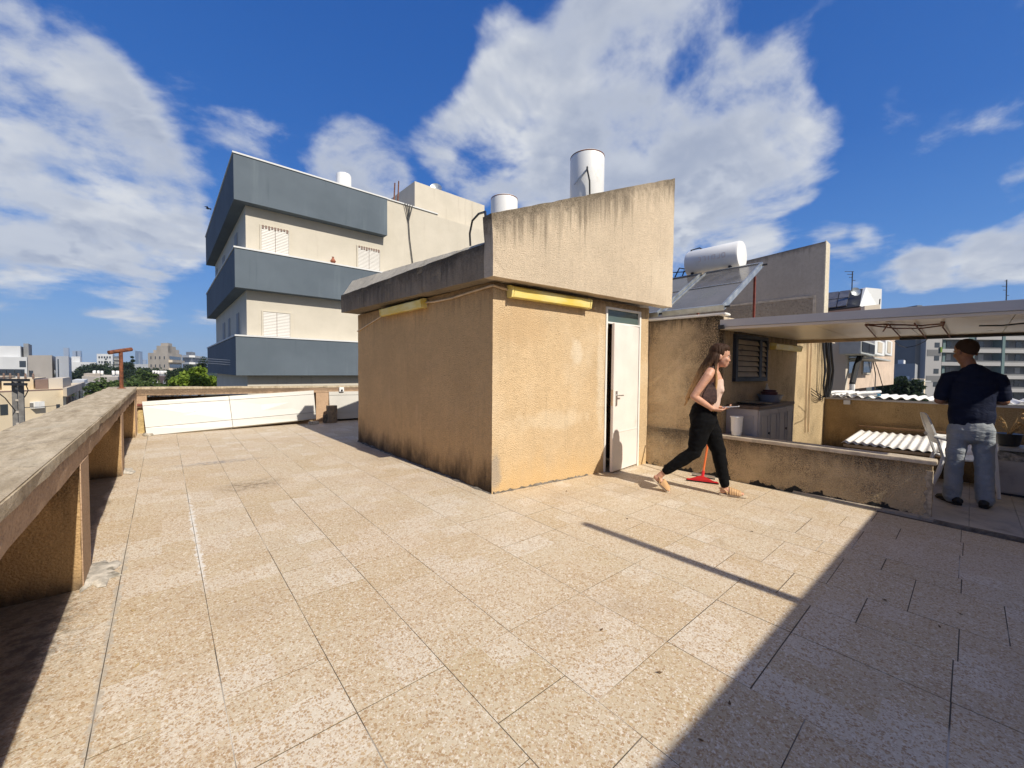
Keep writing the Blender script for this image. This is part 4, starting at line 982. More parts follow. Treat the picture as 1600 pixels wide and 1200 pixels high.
def creamm():
    t = MT('cream_render', .9, 0, .2)
    n1 = t.noise(t.pos, 1.1, 5, .6); s1_ = t.noise(t.scale(t.pos, (3., 3., .2)), 1.6, 5, .65)
    c = t.mix(t.ramp(n1, .3, .7), (.52,.48,.40), (.575,.53,.445))
    c = t.mix(t.ramp(s1_, .58, .78, 0, .5), c, (.36,.31,.25))
    return t.done(c, t.bump(t.noise(t.pos, 30., 4, .6), .3, .01))
M['cream'] = creamm()
M['shutw'] = plain('white_shutter', (.58,.56,.52), .5, 0, .05, 6)
M['pinkw'] = plain('pink_render', (.58,.455,.355), .9, 0, .1, 2, .3, 40, dirt=(.30,.17,.09), dirts=2.2, dl=(.57,.75))
M['acw'] = plain('aircon_white', (.74,.74,.72), .45, 0, .05, 4)
M['acg'] = plain('aircon_grey', (.42,.43,.41), .5, 0, .08, 6)
M['far_white'] = plain('far_white_render', (.62,.63,.63), .8, 0, .06, .2)
M['far_beige'] = plain('far_beige_render', (.56,.50,.42), .85, 0, .07, .2, dirt=(.42,.37,.31), dirts=.3)
M['far_cream'] = plain('far_cream_render', (.68,.57,.40), .85, 0, .07, .25, dirt=(.50,.40,.27), dirts=.35)
M['far_grey'] = plain('far_grey_render', (.27,.28,.29), .8, 0, .1, .2)
M['far_stone'] = plain('far_stone', (.50,.44,.36), .85, 0, .1, .3)
M['far_brown'] = plain('far_brown', (.22,.15,.12), .8, 0, .1, .4)
M['tower'] = plain('tower_glass', (.14,.19,.25), .25, .2, .1, .02)
M['towerp'] = plain('tower_pale', (.32,.36,.40), .4, 0, .05, .02)  # tower colours include the bluish tint of distance haze
M['aptw'] = plain('apartment_white', (.36,.35,.34), .8, 0, .05, .15)
M['aptg'] = plain('apartment_grey', (.15,.15,.15), .8, 0, .1, .2)
M['teal'] = plain('teal_render', (.10,.155,.155), .8, 0, .05, .2)

# --- blue-grey banded house on the left
dd = ray(369, 586); C = EYE + dd*(17.0/math.hypot(dd.x, dd.y)); BX, BY = C.x, C.y
zz = lambda py: onwall(369, py, (BX, BY), (BX+1, BY)).z
bb_ = thing('banded_house', 'tall cream house with three blue grey bands wrapped round its corner', 'house', (BX+5, BY+5, GZ))
rr = .5
for _ in range(40):
    rr += (384 - prj((BX+rr, BY+rr, 6))[0])*.012
XE = onY(605, 313, BY).x; YE = onX(322, 413, BX).y
zt0, zt1 = zz(240), zz(311.5); zm0, zm1 = zz(387), zz(448.5); zl0, zl1 = zz(525), zz(586.5)
XEE = BX+14
for (a, b, xe) in ((zt1, zt0, XE), (zm1, zm0, XEE), (zl1, zl0, XEE)):
    m = MB().box(BX, xe, BY, BY+1.2, a, b); m.box(BX, BX+1.2, BY+1.2005, YE, a, b)
    bd = m.build('band', M['band'], bb_)
    m = MB().box(BX-.03, xe+.0, BY-.03, BY+.5, b+.001, b+.055); m.box(BX-.03, BX+.5, BY+.5005, YE+.03, b+.001, b+.055)
    m.build('band_coping', M['far_white'], bd)
wx, wy = BX+rr, BY+rr
mw = MB().box(wx, XEE, wy, YE-.4, GZ, zt1+.2); mw.build('wall', M['cream'], bb_)
MB().box(BX+1.21, XE-.05, BY+1.21, YE-.3, zt1+.21, zt0-.35).build('roof', M['far_white'], bb_)
# taller right part
xw1 = onY(684, 337, wy-.02).x; zr1 = onY(640, 322, wy-.02).z
MB().box(XE+.003, xw1, wy, wy+4, zt1+.2, zr1).build('wall', M['cream'], bb_)
MB().box(XE+.003, xw1, wy-.05, wy+.3, zr1+.001, zr1+.05).build('band_coping', M['far_white'], bb_)
MB().box(xw1, XEE, wy, wy+4, zt1+.2, zr1-.1).build('wall', M['cream'], bb_)
yb = wy+.9
xb0, xb1 = onY(648, 283, yb).x, onY(757, 316, yb).x; zb1 = onY(648, 283, yb).z
MB().box(xb0, xb1, yb, yb+3.4, zr1-.6, zb1).build('stair_tower', M['cream'], bb_)
P = onY(537, 290, BY+2.5)
t = thing('water_tank', 'small white tank on the roof of the blue banded house', 'water tank', (P.x, P.y, zt0-.4))
zq = onY(537, 273, BY+2.5).z; rq = (onY(547.5,280,BY+2.5)-onY(525.5,280,BY+2.5)).length/2
MB().lathe((P.x,P.y,0), [(rq,zt0-.36),(rq,zq-.08),(rq*.9,zq-.01),(.01,zq)], 24).build('body', M['tank'], t, smooth=True)
def shut(px0, px1, py0, py1, crooked=False):
    a, b = onY(px0, py0, wy-.004), onY(px1, py1, wy-.004); x0, x1 = a.x, b.x
    z1 = onY(px0, py0, wy).z; z0 = z1 - (onY(px0, py0, wy).z-onY(px0, py1, wy).z)*1.0
    w = MB(); w.box(x0-.05, x0, wy-.05, wy-.003, z0-.04, z1+.04); w.box(x1, x1+.05, wy-.05, wy-.003, z0-.04, z1+.04)
    w.box(x0-.0, x1+.0, wy-.05, wy-.003, z1, z1+.04); w.box(x0, x1, wy-.06, wy-.003, z0-.05, z0)
    f = w.build('window', M['cream'], bb_)
    mid = (x0+x1)/2
    for p, q in ((x0+.005, mid-.008), (mid+.008, x1-.005)):
        m = MB(); n = int((z1-z0)/.055)
        for i in range(n):
            zc = z0+(z1-z0)*(i+.05)/n; h = (z1-z0)/n*.82
            m.hexa([(p,wy-.042,zc),(q,wy-.042,zc),(q,wy-.030,zc),(p,wy-.030,zc)], [(p,wy-.030,zc+h),(q,wy-.030,zc+h),(q,wy-.018,zc+h),(p,wy-.018,zc+h)])
        m.build('shutter', M['shutw'], f)
    MB().box(x0+.004, x1-.004, wy-.0155, wy-.0035, z0, z1-.001).build('backing', M['far_brown'], f)
    if crooked:
        m = MB(); r = random.Random(int(px0))
        for i in range(9):
            x = x0+(x1-x0)*(i+.2)/9; m.box(x, x+(x1-x0)/9*.6, wy-.056, wy-.051, z1-.02-r.uniform(.02,.09), z1+.035)
        m.build('torn_flap', M['far_brown'], f)
shut(408, 451, 353, 399, True); shut(559, 593, 385, 421, True); shut(411, 453, 487, 527)
def slit(px0, px1, py0, py1):
    X = wx-.003; a, b = onX(px0, py0, X), onX(px1, py1, X)
    f = MB().box(X-.02, X, min(a.y,b.y), max(a.y,b.y), min(a.z,b.z), max(a.z,b.z)).build('window', M['far_grey'], bb_)
for q in ((367,371,370,382),(348,351,404,412),(337,340,424,432),(370,374,491,523),(357,360,499,525),(348.5,352,506,529)): slit(*q)
m = MB()
for k in (-1, 0, 1, 2):
    a = onY(636+4*k, 320, wy-.06); m.tube([(a.x,wy-.1,zr1+.03), onY(638.5,346,wy-.08)], .02, 6)
m.tube([onY(638.5,346,wy-.08), onY(640,372,wy-.07), onY(645,412,wy-.07)], .022, 6)
o = m.build('wall_cables', M['dark'], None, smooth=True); tag(o, 'dark cables gathered to a point down the cream wall of the banded house', 'cables')
for px, py in ((617,286),(623,283)):
    a = onY(px-2, 303, yb-.4)
    o = MB().tube([(a.x, yb-.4, zr1-.1), onY(px, py, yb-.4)], .03, 6).build('iron_rod', M['rust'], None, smooth=True); tag(o, 'bare iron rod sticking up beside the roof block of the banded house', 'rod', 'iron rods on the banded house')
P = onY(681, 287, yb+.6); dz = zb1
o = MB().lathe((P.x, yb+.6, zb1+.28), [(.01,-.06),(.18,-.03),(.30,.05),(.31,.06),(.18,-.01),(.01,-.04)], 20, (-.5,-.8,.3)).build('dish', M['galv'], None, smooth=True)
tag(o, 'small satellite dish on the roof block of the banded house', 'satellite dish')
m = MB(); m.tube([(P.x,yb+.63,zb1-.02),(P.x,yb+.63,zb1+.30)], .02, 6)
m2 = m.build('mast', M['galv'], o, smooth=True)
P = onY(521, 411, BY+.05)
o = MB().lathe((P.x, BY+.1, zm0+.055), [(.04,0),(.07,.02),(.11,.10),(.06,.18),(.03,.24),(.05,.27),(.01,.28)], 14).build('clay_jug', plain('clay', (.33,.11,.06), .7), None, smooth=True); tag(o, 'little reddish jug standing on the middle ledge of the banded house', 'jug')

# --- stained pinkish house with air conditioners, right
PY_ = 2.33; px_c = onY(1315, 600, PY_).x
ph = thing('stained_house', 'stained pinkish house corner with air conditioners seen below the canopy', 'house', (px_c+3, PY_+3, GZ))
xr = onY(1396, 600, PY_).x; zbt = onY(1315, 610, PY_).z; ztp = 3.05
MB().box(px_c+.30, xr, PY_, PY_+3, zbt, ztp).build('wall', M['pinkw'], ph)
MB().box(px_c-.02, px_c+.299, PY_-.08, PY_+.3, GZ, ztp+.02).build('corner_post', M['far_beige'], ph)
MB().box(px_c, px_c+.295, PY_+.301, PY_+6, GZ, ztp).build('side_wall', M['rearwall'], ph)
MB().box(px_c+.3, xr-1.0, PY_+.8, PY_+3, GZ, zbt-.005).build('lower_wall', M['far_brown'], ph)
def pwin(px0, px1, py0, py1):
    a, b = onY(px0, py0, PY_), onY(px1, py1, PY_); z1 = a.z; z0 = onY(px0, py1, PY_).z
    f = MB().box(a.x-.05, b.x+.05, PY_-.03, PY_-.001, z0-.06, z1+.03).build('window', M['far_stone'], ph)
    MB().box(a.x, b.x, PY_-.04, PY_-.0305, z0, z1).build('pane', M['glass'], f)
pwin(1328, 1337.5, 530, 551); pwin(1324.5, 1337, 554, 583); pwin(1347.5, 1358.5, 558, 582)
def ac(label, px0, px1, py0, py1, grille):
    a, b = onY(px0, py0, PY_-.5), onY(px1, py1, PY_-.5); z1 = a.z; z0 = onY(px0, py1, PY_-.5).z
    t = thing('air_conditioner', label, 'air conditioner', ((a.x+b.x)/2, PY_-.25, z0))
    MB().box(a.x, b.x, PY_-.5, PY_-.06, z0, z1).build('case', M['acw'] if not grille else M['acg'], t, .015)
    m = MB(); n = 9
    if grille:
        for i in range(n):
            z = z0+.06+(z1-z0-.12)*i/n; m.box(a.x+.08, (a.x+b.x)/2-.05, PY_-.515, PY_-.501, z, z+.035); m.box((a.x+b.x)/2+.05, b.x-.08, PY_-.515, PY_-.501, z, z+.035)
        m.build('grille', M['dark'], t)
    else:
        m.box(a.x+(b.x-a.x)*.25, a.x+(b.x-a.x)*.7, PY_-.512, PY_-.501, z0+.08, z1-.06); m.build('grille', M['far_stone'], t)
ac('grey slatted air conditioner on the stained pinkish house', 1346, 1366.5, 530, 553, True)
ac('white air conditioner next to the grey slatted one on the pinkish house', 1367.5, 1382, 529, 554, False)
ac('outermost white air conditioner on the pinkish house', 1384, 1394, 529, 554.5, False)
a, b = onY(1344, 556, PY_-.3), onY(1396, 556, PY_-.3); z = onY(1346, 555.5, PY_-.5).z
o = MB().box(a.x, onY(1392,556,PY_-.6).x, PY_-.6, PY_-.05, z-.05, z-.005).build('bracket_shelf', M['acg'], None); tag(o, 'metal shelf under the air conditioners of the pinkish house', 'shelf')
o = MB().tube([onY(1345,553,PY_-.3), onY(1338,572,PY_-.25), onY(1331.5,600,PY_-.25)], .07, 8).build('drain_pipe', M['black'], None, smooth=True); tag(o, 'thick black pipe slanting down the pinkish house', 'pipe')
o = MB().tube([onY(1331.5,600,PY_-.25), onY(1331,620,PY_-.25)], .06, 8).build('drain_pipe', M['plastic'], None, smooth=True); tag(o, 'white lower end of the slanting pipe on the pinkish house', 'pipe')
m = MB(); 
m.tube([onY(1363,558,PY_-.1), onY(1368,585,PY_-.1), onY(1367,612,PY_-.2)], .016, 6); m.tube([onY(1364,558,PY_-.1), onY(1372,578,PY_-.15), onY(1380,606,PY_-.2)], .014, 6)
o = m.build('wall_cables', M['dark'], None, smooth=True); tag(o, 'loose dark cables hanging below the air conditioners', 'cables')
# its roof: solar field on a dark lean-to
GXs = px_c+1.2
sp = thing('solar_field', 'dark slanting roof field of solar panels with white end wall beyond the canopy', 'solar panels', (GXs+1, PY_+2, ztp))
def S(px, py, d): return deep(px, py, d)
q0, q1, q2, q3 = S(1262,489,15), S(1343.5,478,13.6), S(1353,450.5,14.6), S(1262,462,16)
nrm = (q1-q0).cross(q3-q0).normalized()
if nrm.z < 0: nrm = -nrm
MB().prism([q0,q1,q2,q3], -nrm*.12).build('roof', M['dark'], sp)
w0 = [q1+V((0,0,-.02)), q2+V((.0,.0,.02)), S(1356,450.5,14.9), S(1356,476,14.9)]
MB().prism([q1, q2+V((0,0,.03)), V((q2.x+.75,q2.y-.35,q2.z+.03)), V((q2.x+.75,q2.y-.35,q1.z))], V((.1,.15,0))).build('end_wall', M['far_white'], sp)
def qq(u, v): return (q0*(1-u)+q1*u)*(1-v) + (q3*(1-u)+q2*u)*v
for i in range(4):
    for j in range(2):
        u0, u1, v0, v1 = .02+.19*i, .19+.19*i, .06+.46*j, .48+.46*j
        MB().prism([qq(u0,v0)+nrm*.02, qq(u1,v0)+nrm*.02, qq(u1,v1)+nrm*.02, qq(u0,v1)+nrm*.02], nrm*.04).build('solar_panel', M['solar'], sp)
P = qq(.89,.55)+nrm*.2
MB().lathe(P, [(.01,-.02),(.09,-.01),(.15,.03),(.155,.04),(.09,0),(.01,-.015)], 20, (-.75,-.6,.2)).build('satellite_dish', M['galv'], sp, smooth=True)
b0 = S(1262,500,13.5)
MB().prism([S(1262,490.5,13.8), S(1345,480,12.9), S(1345,486,12.9), S(1262,500,13.8)], V((.3,.35,0))).build('eaves', M['far_brown'], sp)
MB().prism([S(1351,478,13.2), S(1375,475.5,13.2), S(1375,500,13.2), S(1351,500,13.2)], V((1.2,.9,0))).build('parapet', M['far_stone'], sp)
def antenna(label, px, pyt, pyb, dep, elems):
    a, b = deep(px, pyb, dep), deep(px+1, pyt, dep); s_ = dep/FOC
    t = thing('tv_antenna', label, 'antenna', a)
    MB().tube([a, b], .016*dep/14, 6).build('mast', M['dark'], t)
    u = V((.754,-.657,0))
    for f, w in elems:
        p = a.lerp(b, f); m = MB(); m.tube([p-u*w*s_, p+u*w*s_*.15], .010*dep/14, 5); m.build('element', M['dark'], t)
antenna('thin television antenna above the slanting solar panels', 1331, 424, 455, 14.2, ((.99,12),(.85,8),(.7,5),(.55,-5)))
antenna('thin television antenna standing on the white apartment block', 1572, 437, 478, 89, ((.95,3),(.75,7),(.6,5),(.4,-4)))
antenna('short stub antenna beyond the canopy', 1374, 467, 478, 13.4, ((.8,1),))

# --- box houses of the town
U_ = V((.7543,-.6566,0)); W_ = V((.6566,.7543,0))
def cbld(name, label, cat, L, Cc, R, pyt, mat, base=GZ, roofs=(), wins=(), wins2=(), wm=None, fm=None, group=None, parap=True):
    c = deep(Cc[0], pyt, Cc[1]); l = deep(L[0], pyt, L[1]); r_ = deep(R[0], pyt, R[1]); zt = c.z
    c.z = l.z = r_.z = base; f = l + r_ - c
    t = thing(name, label, cat, c, group)
    m = MB(); m.prism([c, r_, f, l], (0,0,zt-base)); m.build('wall', mat, t)
    if parap:
        s_ = Cc[1]/FOC
        ins = [(p-(c+f)/2)*.97+(c+f)/2 for p in (c, r_, f, l)]
    for k, (ws, a, b) in enumerate(((wins, l, c), (wins2, c, r_))):
        out = (b-a).normalized(); out = V((out.y, -out.x, 0))
        if out.dot(c-f) < 0: out = -out
        for (u0, u1, z0, z1, kind) in ws:         # u along the face, z metres below the roof
            p, q = a.lerp(b, u0), a.lerp(b, u1); sc_ = max(.03, Cc[1]*.0007)
            zz0, zz1 = zt-z1, zt-z0
            if kind == 'b':                        # balcony slab
                MB().prism([V((p.x,p.y,zz0)), V((q.x,q.y,zz0)), V((q.x,q.y,zz1)), V((p.x,p.y,zz1))], out*1.1).build('balcony', fm or mat, t)
            else:
                fw = MB().prism([V((p.x,p.y,zz0))-out*.0+out*.004, V((q.x,q.y,zz0))+out*.004, V((q.x,q.y,zz1))+out*.004, V((p.x,p.y,zz1))+out*.004], out*sc_).build('window', (wm or M['glass']) if kind == 'w' else fm, t)
    for (u0, u1, v0, v1, h, mt) in roofs:
        q = lambda u, v: l*(1-u)*(1-v) + c*u*(1-v) + r_*u*v + f*(1-u)*v
        pts = [V((x.x, x.y, zt)) for x in (q(u0,v0), q(u1,v0), q(u1,v1), q(u0,v1))]
        MB().prism(pts, (0,0,h)).build('roof_block', mt, t)
    return t, c, l, r_, f, zt
def grid(nu, nz, z0, dz, h, u0=.08, u1=.92, fill=.5):
    return [(u0+(u1-u0)*(i+.5-fill/2)/nu, u0+(u1-u0)*(i+.5+fill/2)/nu, z0+dz*j, z0+dz*j+h, 'w') for i in range(nu) for j in range(nz)]
# near cream house
t, c, l, r_, f, zt = cbld('cream_house', 'flat roofed cream house with glazed side beyond the utility pole', 'house', (-70,34), (98,42), (129,60), 608, M['far_cream'],
     wins=[(.02,.20,1.2,2.3,'w'),(.36,.43,1.2,2.2,'w'),(.92,.96,1.55,2.35,'w'),(.02,.2,4.2,5.3,'w')], wins2=[(.12,.30,.95,2.5,'w'),(.34,.5,.95,2.5,'w'),(.56,.72,.95,2.5,'w'),(.78,.94,.95,2.5,'w')],
     roofs=[(.30,.62,.15,.5,1.1,M['far_cream']),(.66,.80,.1,.4,1.0,M['far_brown']),(.805,.97,.1,.45,1.1,M['far_beige']),(.05,.26,.1,.5,1.3,M['far_cream'])], wm=M['glass'])
MB().prism([V((c.x,c.y,zt-.75)), V((r_.x,r_.y,zt-.75)), V((r_.x,r_.y,zt+.12)), V((c.x,c.y,zt+.12))], V((.45,-.5,0)).normalized()*.5).build('side_fascia', M['far_stone'], t)
MB().prism([V((c.x,c.y,zt-.09)), V((l.x,l.y,zt-.09)), V((l.x,l.y,zt+.05)), V((c.x,c.y,zt+.05))], -W_*.25).build('roof_trim', M['far_brown'], t)
for k, (u, zc, w) in enumerate(((.70,-1.45,.9),(.755,-1.45,.9),(.66,-4.0,.9),(.72,-4.0,.9))):
    p = l.lerp(c, u); o = V((p.x,p.y,zt+zc))
    a = thing('air_conditioner', 'white outdoor air conditioner on the cream house wall', 'air conditioner', o, 'air conditioners on the cream house')
    MB().obox(o-W_*.25, U_*w/2, W_*.2, (0,0,.32)).build('case', M['acw'], a); MB().obox(o-W_*.46+U_*.1, U_*.25, W_*.01, (0,0,.22)).build('grille', M['aptg'], a)
cbld('office_block', 'beige windowless block with tiny openings left of the white slab block', 'building', (43,95), (81,92), (88,112), 555, M['far_beige'], wins=[(.06,.22,3.6,5.0,'w'),(.06,.22,9,10.4,'w')], wins2=[(.3,.6,3.5,5.2,'w'),(.3,.6,8.,9.7,'w')])
cbld('office_block', 'white slab block with one dark upright strip beside the beige block', 'building', (87,88), (107,86), (111.5,104), 556.5, M['far_white'], wins=[(.16,.24,.6,16,'w')])
cbld('office_block', 'white stepped glass and metal block at the far left', 'building', (-40,105), (42,105), (55,125), 558, M['far_white'], wins=[(.1,.95,3.2,5.0,'w'),(.1,.95,7,8.6,'w'),(.86,.98,1.0,2.6,'w')], roofs=[(.3,.86,.1,.7,3.0,M['far_white']),(.05,.32,.15,.7,3.4,M['far_grey']),(.90,1.0,.2,.6,3.8,M['far_grey'])])
cbld('far_tower', 'slim grey tower on the far left skyline above the white slab block', 'tower', (99,1450), (107,1450), (108.5,1500), 543.5, M['towerp'])
cbld('far_tower', 'broader pale tower on the skyline just right of the slim grey one', 'tower', (113,1350), (126,1350), (128,1400), 548, M['towerp'], wins=[(.45,.6,2,60,'w')])
cbld('far_tower', 'twin dark glass tower on the skyline right of the rusty pipe', 'tower', (211,1200), (215,1200), (222.5,1240), 548.5, M['tower'], wins2=[(.25,.75,3,60,'f')], fm=M['towerp'])
cbld('far_tower', 'low pale tower just left of the stone apartment house on the skyline', 'tower', (222,1300), (228,1300), (229,1350), 562, M['towerp'])
cbld('long_hall', 'long low white hall on the skyline right of the white slab block', 'building', (111,240), (150,240), (152,270), 566, M['far_white'], roofs=[(0,.35,.1,.6,3.4,M['far_white'])])
cbld('apartment_block', 'white twin apartment block left of the rusty pipe', 'apartment block', (151,330), (176,330), (179,350), 553, M['far_white'], wins=grid(5,5,2,4,1.6), roofs=[(0,.36,.1,.7,-1.6,M['far_white'])])
cbld('apartment_block', 'grey narrow apartment block just left of the rusty pipe', 'apartment block', (177,345), (186,340), (187,360), 556.5, M['far_grey'], wins=[(.05,.95,2+3.2*i,3.2+3.2*i,'f') for i in range(5)], fm=M['far_white'])
st = [(.55,.98,1.0+3.0*i,1.9+3.0*i,'w') for i in range(6)]
cbld('stone_apartments', 'stepped stone apartment house with balconies on the skyline', 'apartment block', (231,150), (262,146), (284,165), 551, M['far_stone'],
     wins=grid(4,6,1.3,3.,1.0,.05,.95,.17), wins2=[(.05,.95,2.6+3.0*i,3.5+3.0*i,'b') for i in range(5)]+[(.1,.9,1.2+3.0*i,2.4+3.0*i,'w') for i in range(5)],
     roofs=[(.45,1.,.0,.55,2.6,M['far_stone']),(.62,1.,.05,.30,3.6,M['far_stone']),(.2,.44,.1,.5,1.2,M['far_stone']),(.5,1.0,.56,.8,1.6,M['far_beige'])], fm=M['far_stone'])
cbld('apartment_block', 'dark glazed apartment block with white floor bands right of the stone house', 'apartment block', (285,185), (300,180), (313,200), 554.5, M['far_grey'], wins=[(0,1,.2+3.1*i,1.1+3.1*i,'b') for i in range(4)], wins2=[(0,1,.2+3.1*i,1.1+3.1*i,'b') for i in range(4)], fm=M['far_white'], roofs=[(.2,.8,.2,.6,1.6,M['far_grey'])])
cbld('low_building', 'long low white building among the trees below the dark twin tower', 'building', (206,260), (232,255), (234,280), 569, M['far_white'])
t1 = cbld('row_houses', 'flat roofed row of old flats below the white twin block', 'houses', (128,78), (184,74), (189,92), 589, M['far_beige'], wins=grid(7,3,1.0,2.8,1.1), roofs=[(.02,.5,.1,.5,.5,M['far_stone'])])
t2 = cbld('row_houses', 'old flats with pale panels in the middle distance left of the bright tree', 'houses', (233,84), (258,80), (263,95), 588, M['far_brown'], wins=[(.12,.55,1.0,2.6,'f'),(.9,1.,.9,2.4,'f')]+grid(3,2,4.,2.8,1.1), fm=M['far_white'])
cbld('row_houses', 'low pale flats with dark openings right of the cream house', 'houses', (112,66), (160,64), (166,80), 601, M['far_grey'], wins=grid(5,2,1.,2.9,1.2), roofs=[(0,.4,.05,.5,.6,M['far_white'])])
cbld('row_houses', 'low house with a brownish roof close behind the parapet', 'houses', (131,52), (168,50), (176,60), 622, M['far_brown'], wins=grid(3,1,1.,2.9,1.2))
tk0 = None
r = random.Random(15)
for (tt, us) in ((t1, (.22,.30,.36,.52,.80,.86,.92,.97)), (t2, (.08,.2,.34,.5,.62,.74,.88,.97))):
    t, c, l, r_, f, zt = tt
    for u in us:
        p = l.lerp(c, u) + (f-l)*r.uniform(.2,.6); p.z = zt
        if tk0 is None:
            tk0 = thing('rooftop_tank', 'tiny white roof tank on the old flats in the middle distance', 'water tank', p, 'white tanks on the far flat roofs')
            MB().lathe(p, [(.20,.35),(.22,.38),(.22,.95),(.18,1.05),(.01,1.07)], 14).build('body', M['tank'], tk0, smooth=True)
            MB().lathe(p, [(.2,-.02),(.2,.36)], 8).build('stand', M['galv'], tk0)
        else:
            k = copy_tree(tk0); k.location = p
            
# --- apartment block on the right
AD = 91.0
O = deep(1437, 586, AD); O.z = GZ; F_ = Matrix(((U_.x,W_.x,0,O.x),(U_.y,W_.y,0,O.y),(0,0,1,0),(0,0,0,1)))
ap = thing('apartment_block', 'big grey and white apartment block with long balconies behind the standing man', 'apartment block', (O.x, O.y, GZ))
s_ = AD/FOC; zp = lambda py: deep(1530, py, AD).z; ux = lambda px: (px-1437)*s_
W = ux(1690); zt = zp(477)
MB(F_).box(0, ux(1445), 1.2, 12, GZ, zt).build('side_bay', M['aptg'], ap)
MB(F_).box(ux(1445), ux(1470), .0, 12, GZ, zt-.4).build('wall', M['aptw'], ap)
MB(F_).box(ux(1470), W, 1.8, 12, GZ, zt).build('recessed_wall', M['aptg'], ap)
MB(F_).box(ux(1511.5), ux(1523), .2, 1.79, GZ, zt).build('pillar', M['teal'], ap)
MB(F_).box(ux(1563.5), ux(1568), -.1, 1.79, GZ, zt).build('pillar', M['teal'], ap)
MB(F_).box(ux(1624), ux(1629), -.1, 1.79, GZ, zt).build('pillar', M['teal'], ap)
MB(F_).box(ux(1476), ux(1480), .6, 1.79, GZ, zt-1).build('pillar', M['teal'], ap)
k = 0
while True:
    py = 545.6 + 20.4*(k-3)
    if zp(py+5) < GZ+1: break
    z1, z0 = zp(py), zp(py+5.2)
    if k > 0:
        for (p0, p1) in ((1470.5,1511),(1523.5,1563),(1568.5,1623.5),(1629.5,1690)):
            MB(F_).box(ux(p0), ux(p1), 0, 1.78, z0-.05, z1).build('balcony', M['aptw'], ap)
            if p0 > 1500: MB(F_).box(ux(p0), ux(p1), .02, .06, z1+.002, z1+.35).build('balcony_rail', M['aptg'], ap)
        for (p0, p1) in ((1541,1549),(1580,1588),(1600,1608),(1490,1497),(1528,1534)):
            MB(F_).box(ux(p0), ux(p1), 1.70, 1.795, z1+.5, z1+1.9).build('window', M['glass'] if (k+p0) % 3 else M['aptw'], ap)
        for (p0, p1) in ((1458.5,1466),): MB(F_).box(ux(p0), ux(p1), -.06, -.005, z1+.3, z1+1.4).build('window', M['glass'], ap)
        if k % 2: MB(F_).box(ux(1447), ux(1469), -.05, -.006, z0-.9, z1-.2).build('grey_strip', M['aptg'], ap)
    k += 1
o = MB(F_).box(ux(1466), ux(1468.6), -.3, -.08, zp(551), zp(543)).build('green_banner', plain('green_cloth', (.12,.20,.02), .8), None); tag(o, 'small green cloth hanging on the apartment block', 'cloth')
cbld('small_house', 'grey flat roofed house between the dark tree and the apartment block', 'house', (1392,64), (1430,60), (1434,70), 568, M['far_grey'], wins=[(.0,.16,1.9,3.4,'f'),(.62,.80,1.9,3.4,'f')], fm=M['far_white'], roofs=[(.25,.5,.2,.6,.7,M['far_white'])])
cbld('hill_house', 'bright white building on the far hill below the canopy', 'building', (1412,420), (1436,420), (1438,440), 553.5, M['far_white'], roofs=[(.3,.75,.2,.6,3,M['far_white'])])
t, c, l, r_, f, zt = cbld('small_house', 'low sunlit cream house with a white awning in front of the apartment block', 'house', (1424,52), (1444,50), (1446,54), 592.5, M['far_cream'], wins=[(.1,.3,.5,2,'w')])
MB().prism([V((c.x,c.y,zt-.3)), V((l.x,l.y,zt-.3)), V((l.x,l.y,zt-.2)), V((c.x,c.y,zt-.2))], U_*.9).build('awning', M['far_white'], t)

M['pole'] = plain('pole_concrete', (.15,.145,.14), .9, 0, .3, 3)
# --- utility pole with insulators
pl = deep(28, 592, 21); s_ = 21/FOC
up_ = thing('utility_pole', 'twin legged utility pole with a cross beam of insulators beyond the left parapet', 'utility pole', (pl.x, pl.y, GZ))
for px in (22.5, 32.5):
    p = deep(px, 592, 21); MB().bar((p.x,p.y,GZ), (p.x,p.y,p.z), .18, .18, (1,0,0)).build('leg', M['pole'], up_)
for i in range(24):
    z = pl.z-.5-.62*i; p, q = deep(22.5,592,21), deep(32.5,592,21); MB().bar((p.x,p.y,z),(q.x,q.y,z),.10,.10).build('rung', M['far_stone'], up_)
a, b = deep(-30, 596, 21), deep(56, 592, 21)
for z, e, f2 in ((0,-60,44),(-.22,8,40)):
    p, q = deep(e, 594, 20.7), deep(f2, 594, 20.7); p.z = q.z = pl.z+z-.05
    MB().bar(p, q, .16, .13).build('cross_beam', M['dark'], up_)
for px in (-14, 6, 16, 29, 40, 52):
    p = deep(px, 590, 20.7); p.z = pl.z
    MB().lathe(p, [(.02,0),(.05,.03),(.03,.06),(.06,.10),(.03,.14),(.06,.18),(.03,.22),(.045,.27),(.01,.30)], 10).build('insulator', M['far_brown'], up_, smooth=True)
    MB().tube([p+V((0,0,.28)), p+V((-.12,.05,.30)), p+V((-.14,.05,.45))], .018, 6).build('switch_arm', M['dark'], up_)
for k, pts in enumerate(([(40,600,20.7),(44,610,21),(40,618,21.3),(33,628,21)], [(-20,600,19),(8,622,20),(24,642,21)], [(33,637,21),(62,636,30),(96,633,41)])):
    o = MB().tube([deep(*p) for p in pts], .022, 6).build('pole_cable', M['dark'], None, smooth=True)
    tag(o, ('dark cable looping down beside the insulators of the utility pole', 'dark cable rising from the lower left to the utility pole', 'dark cable running from the utility pole to the cream house')[k], 'cable')
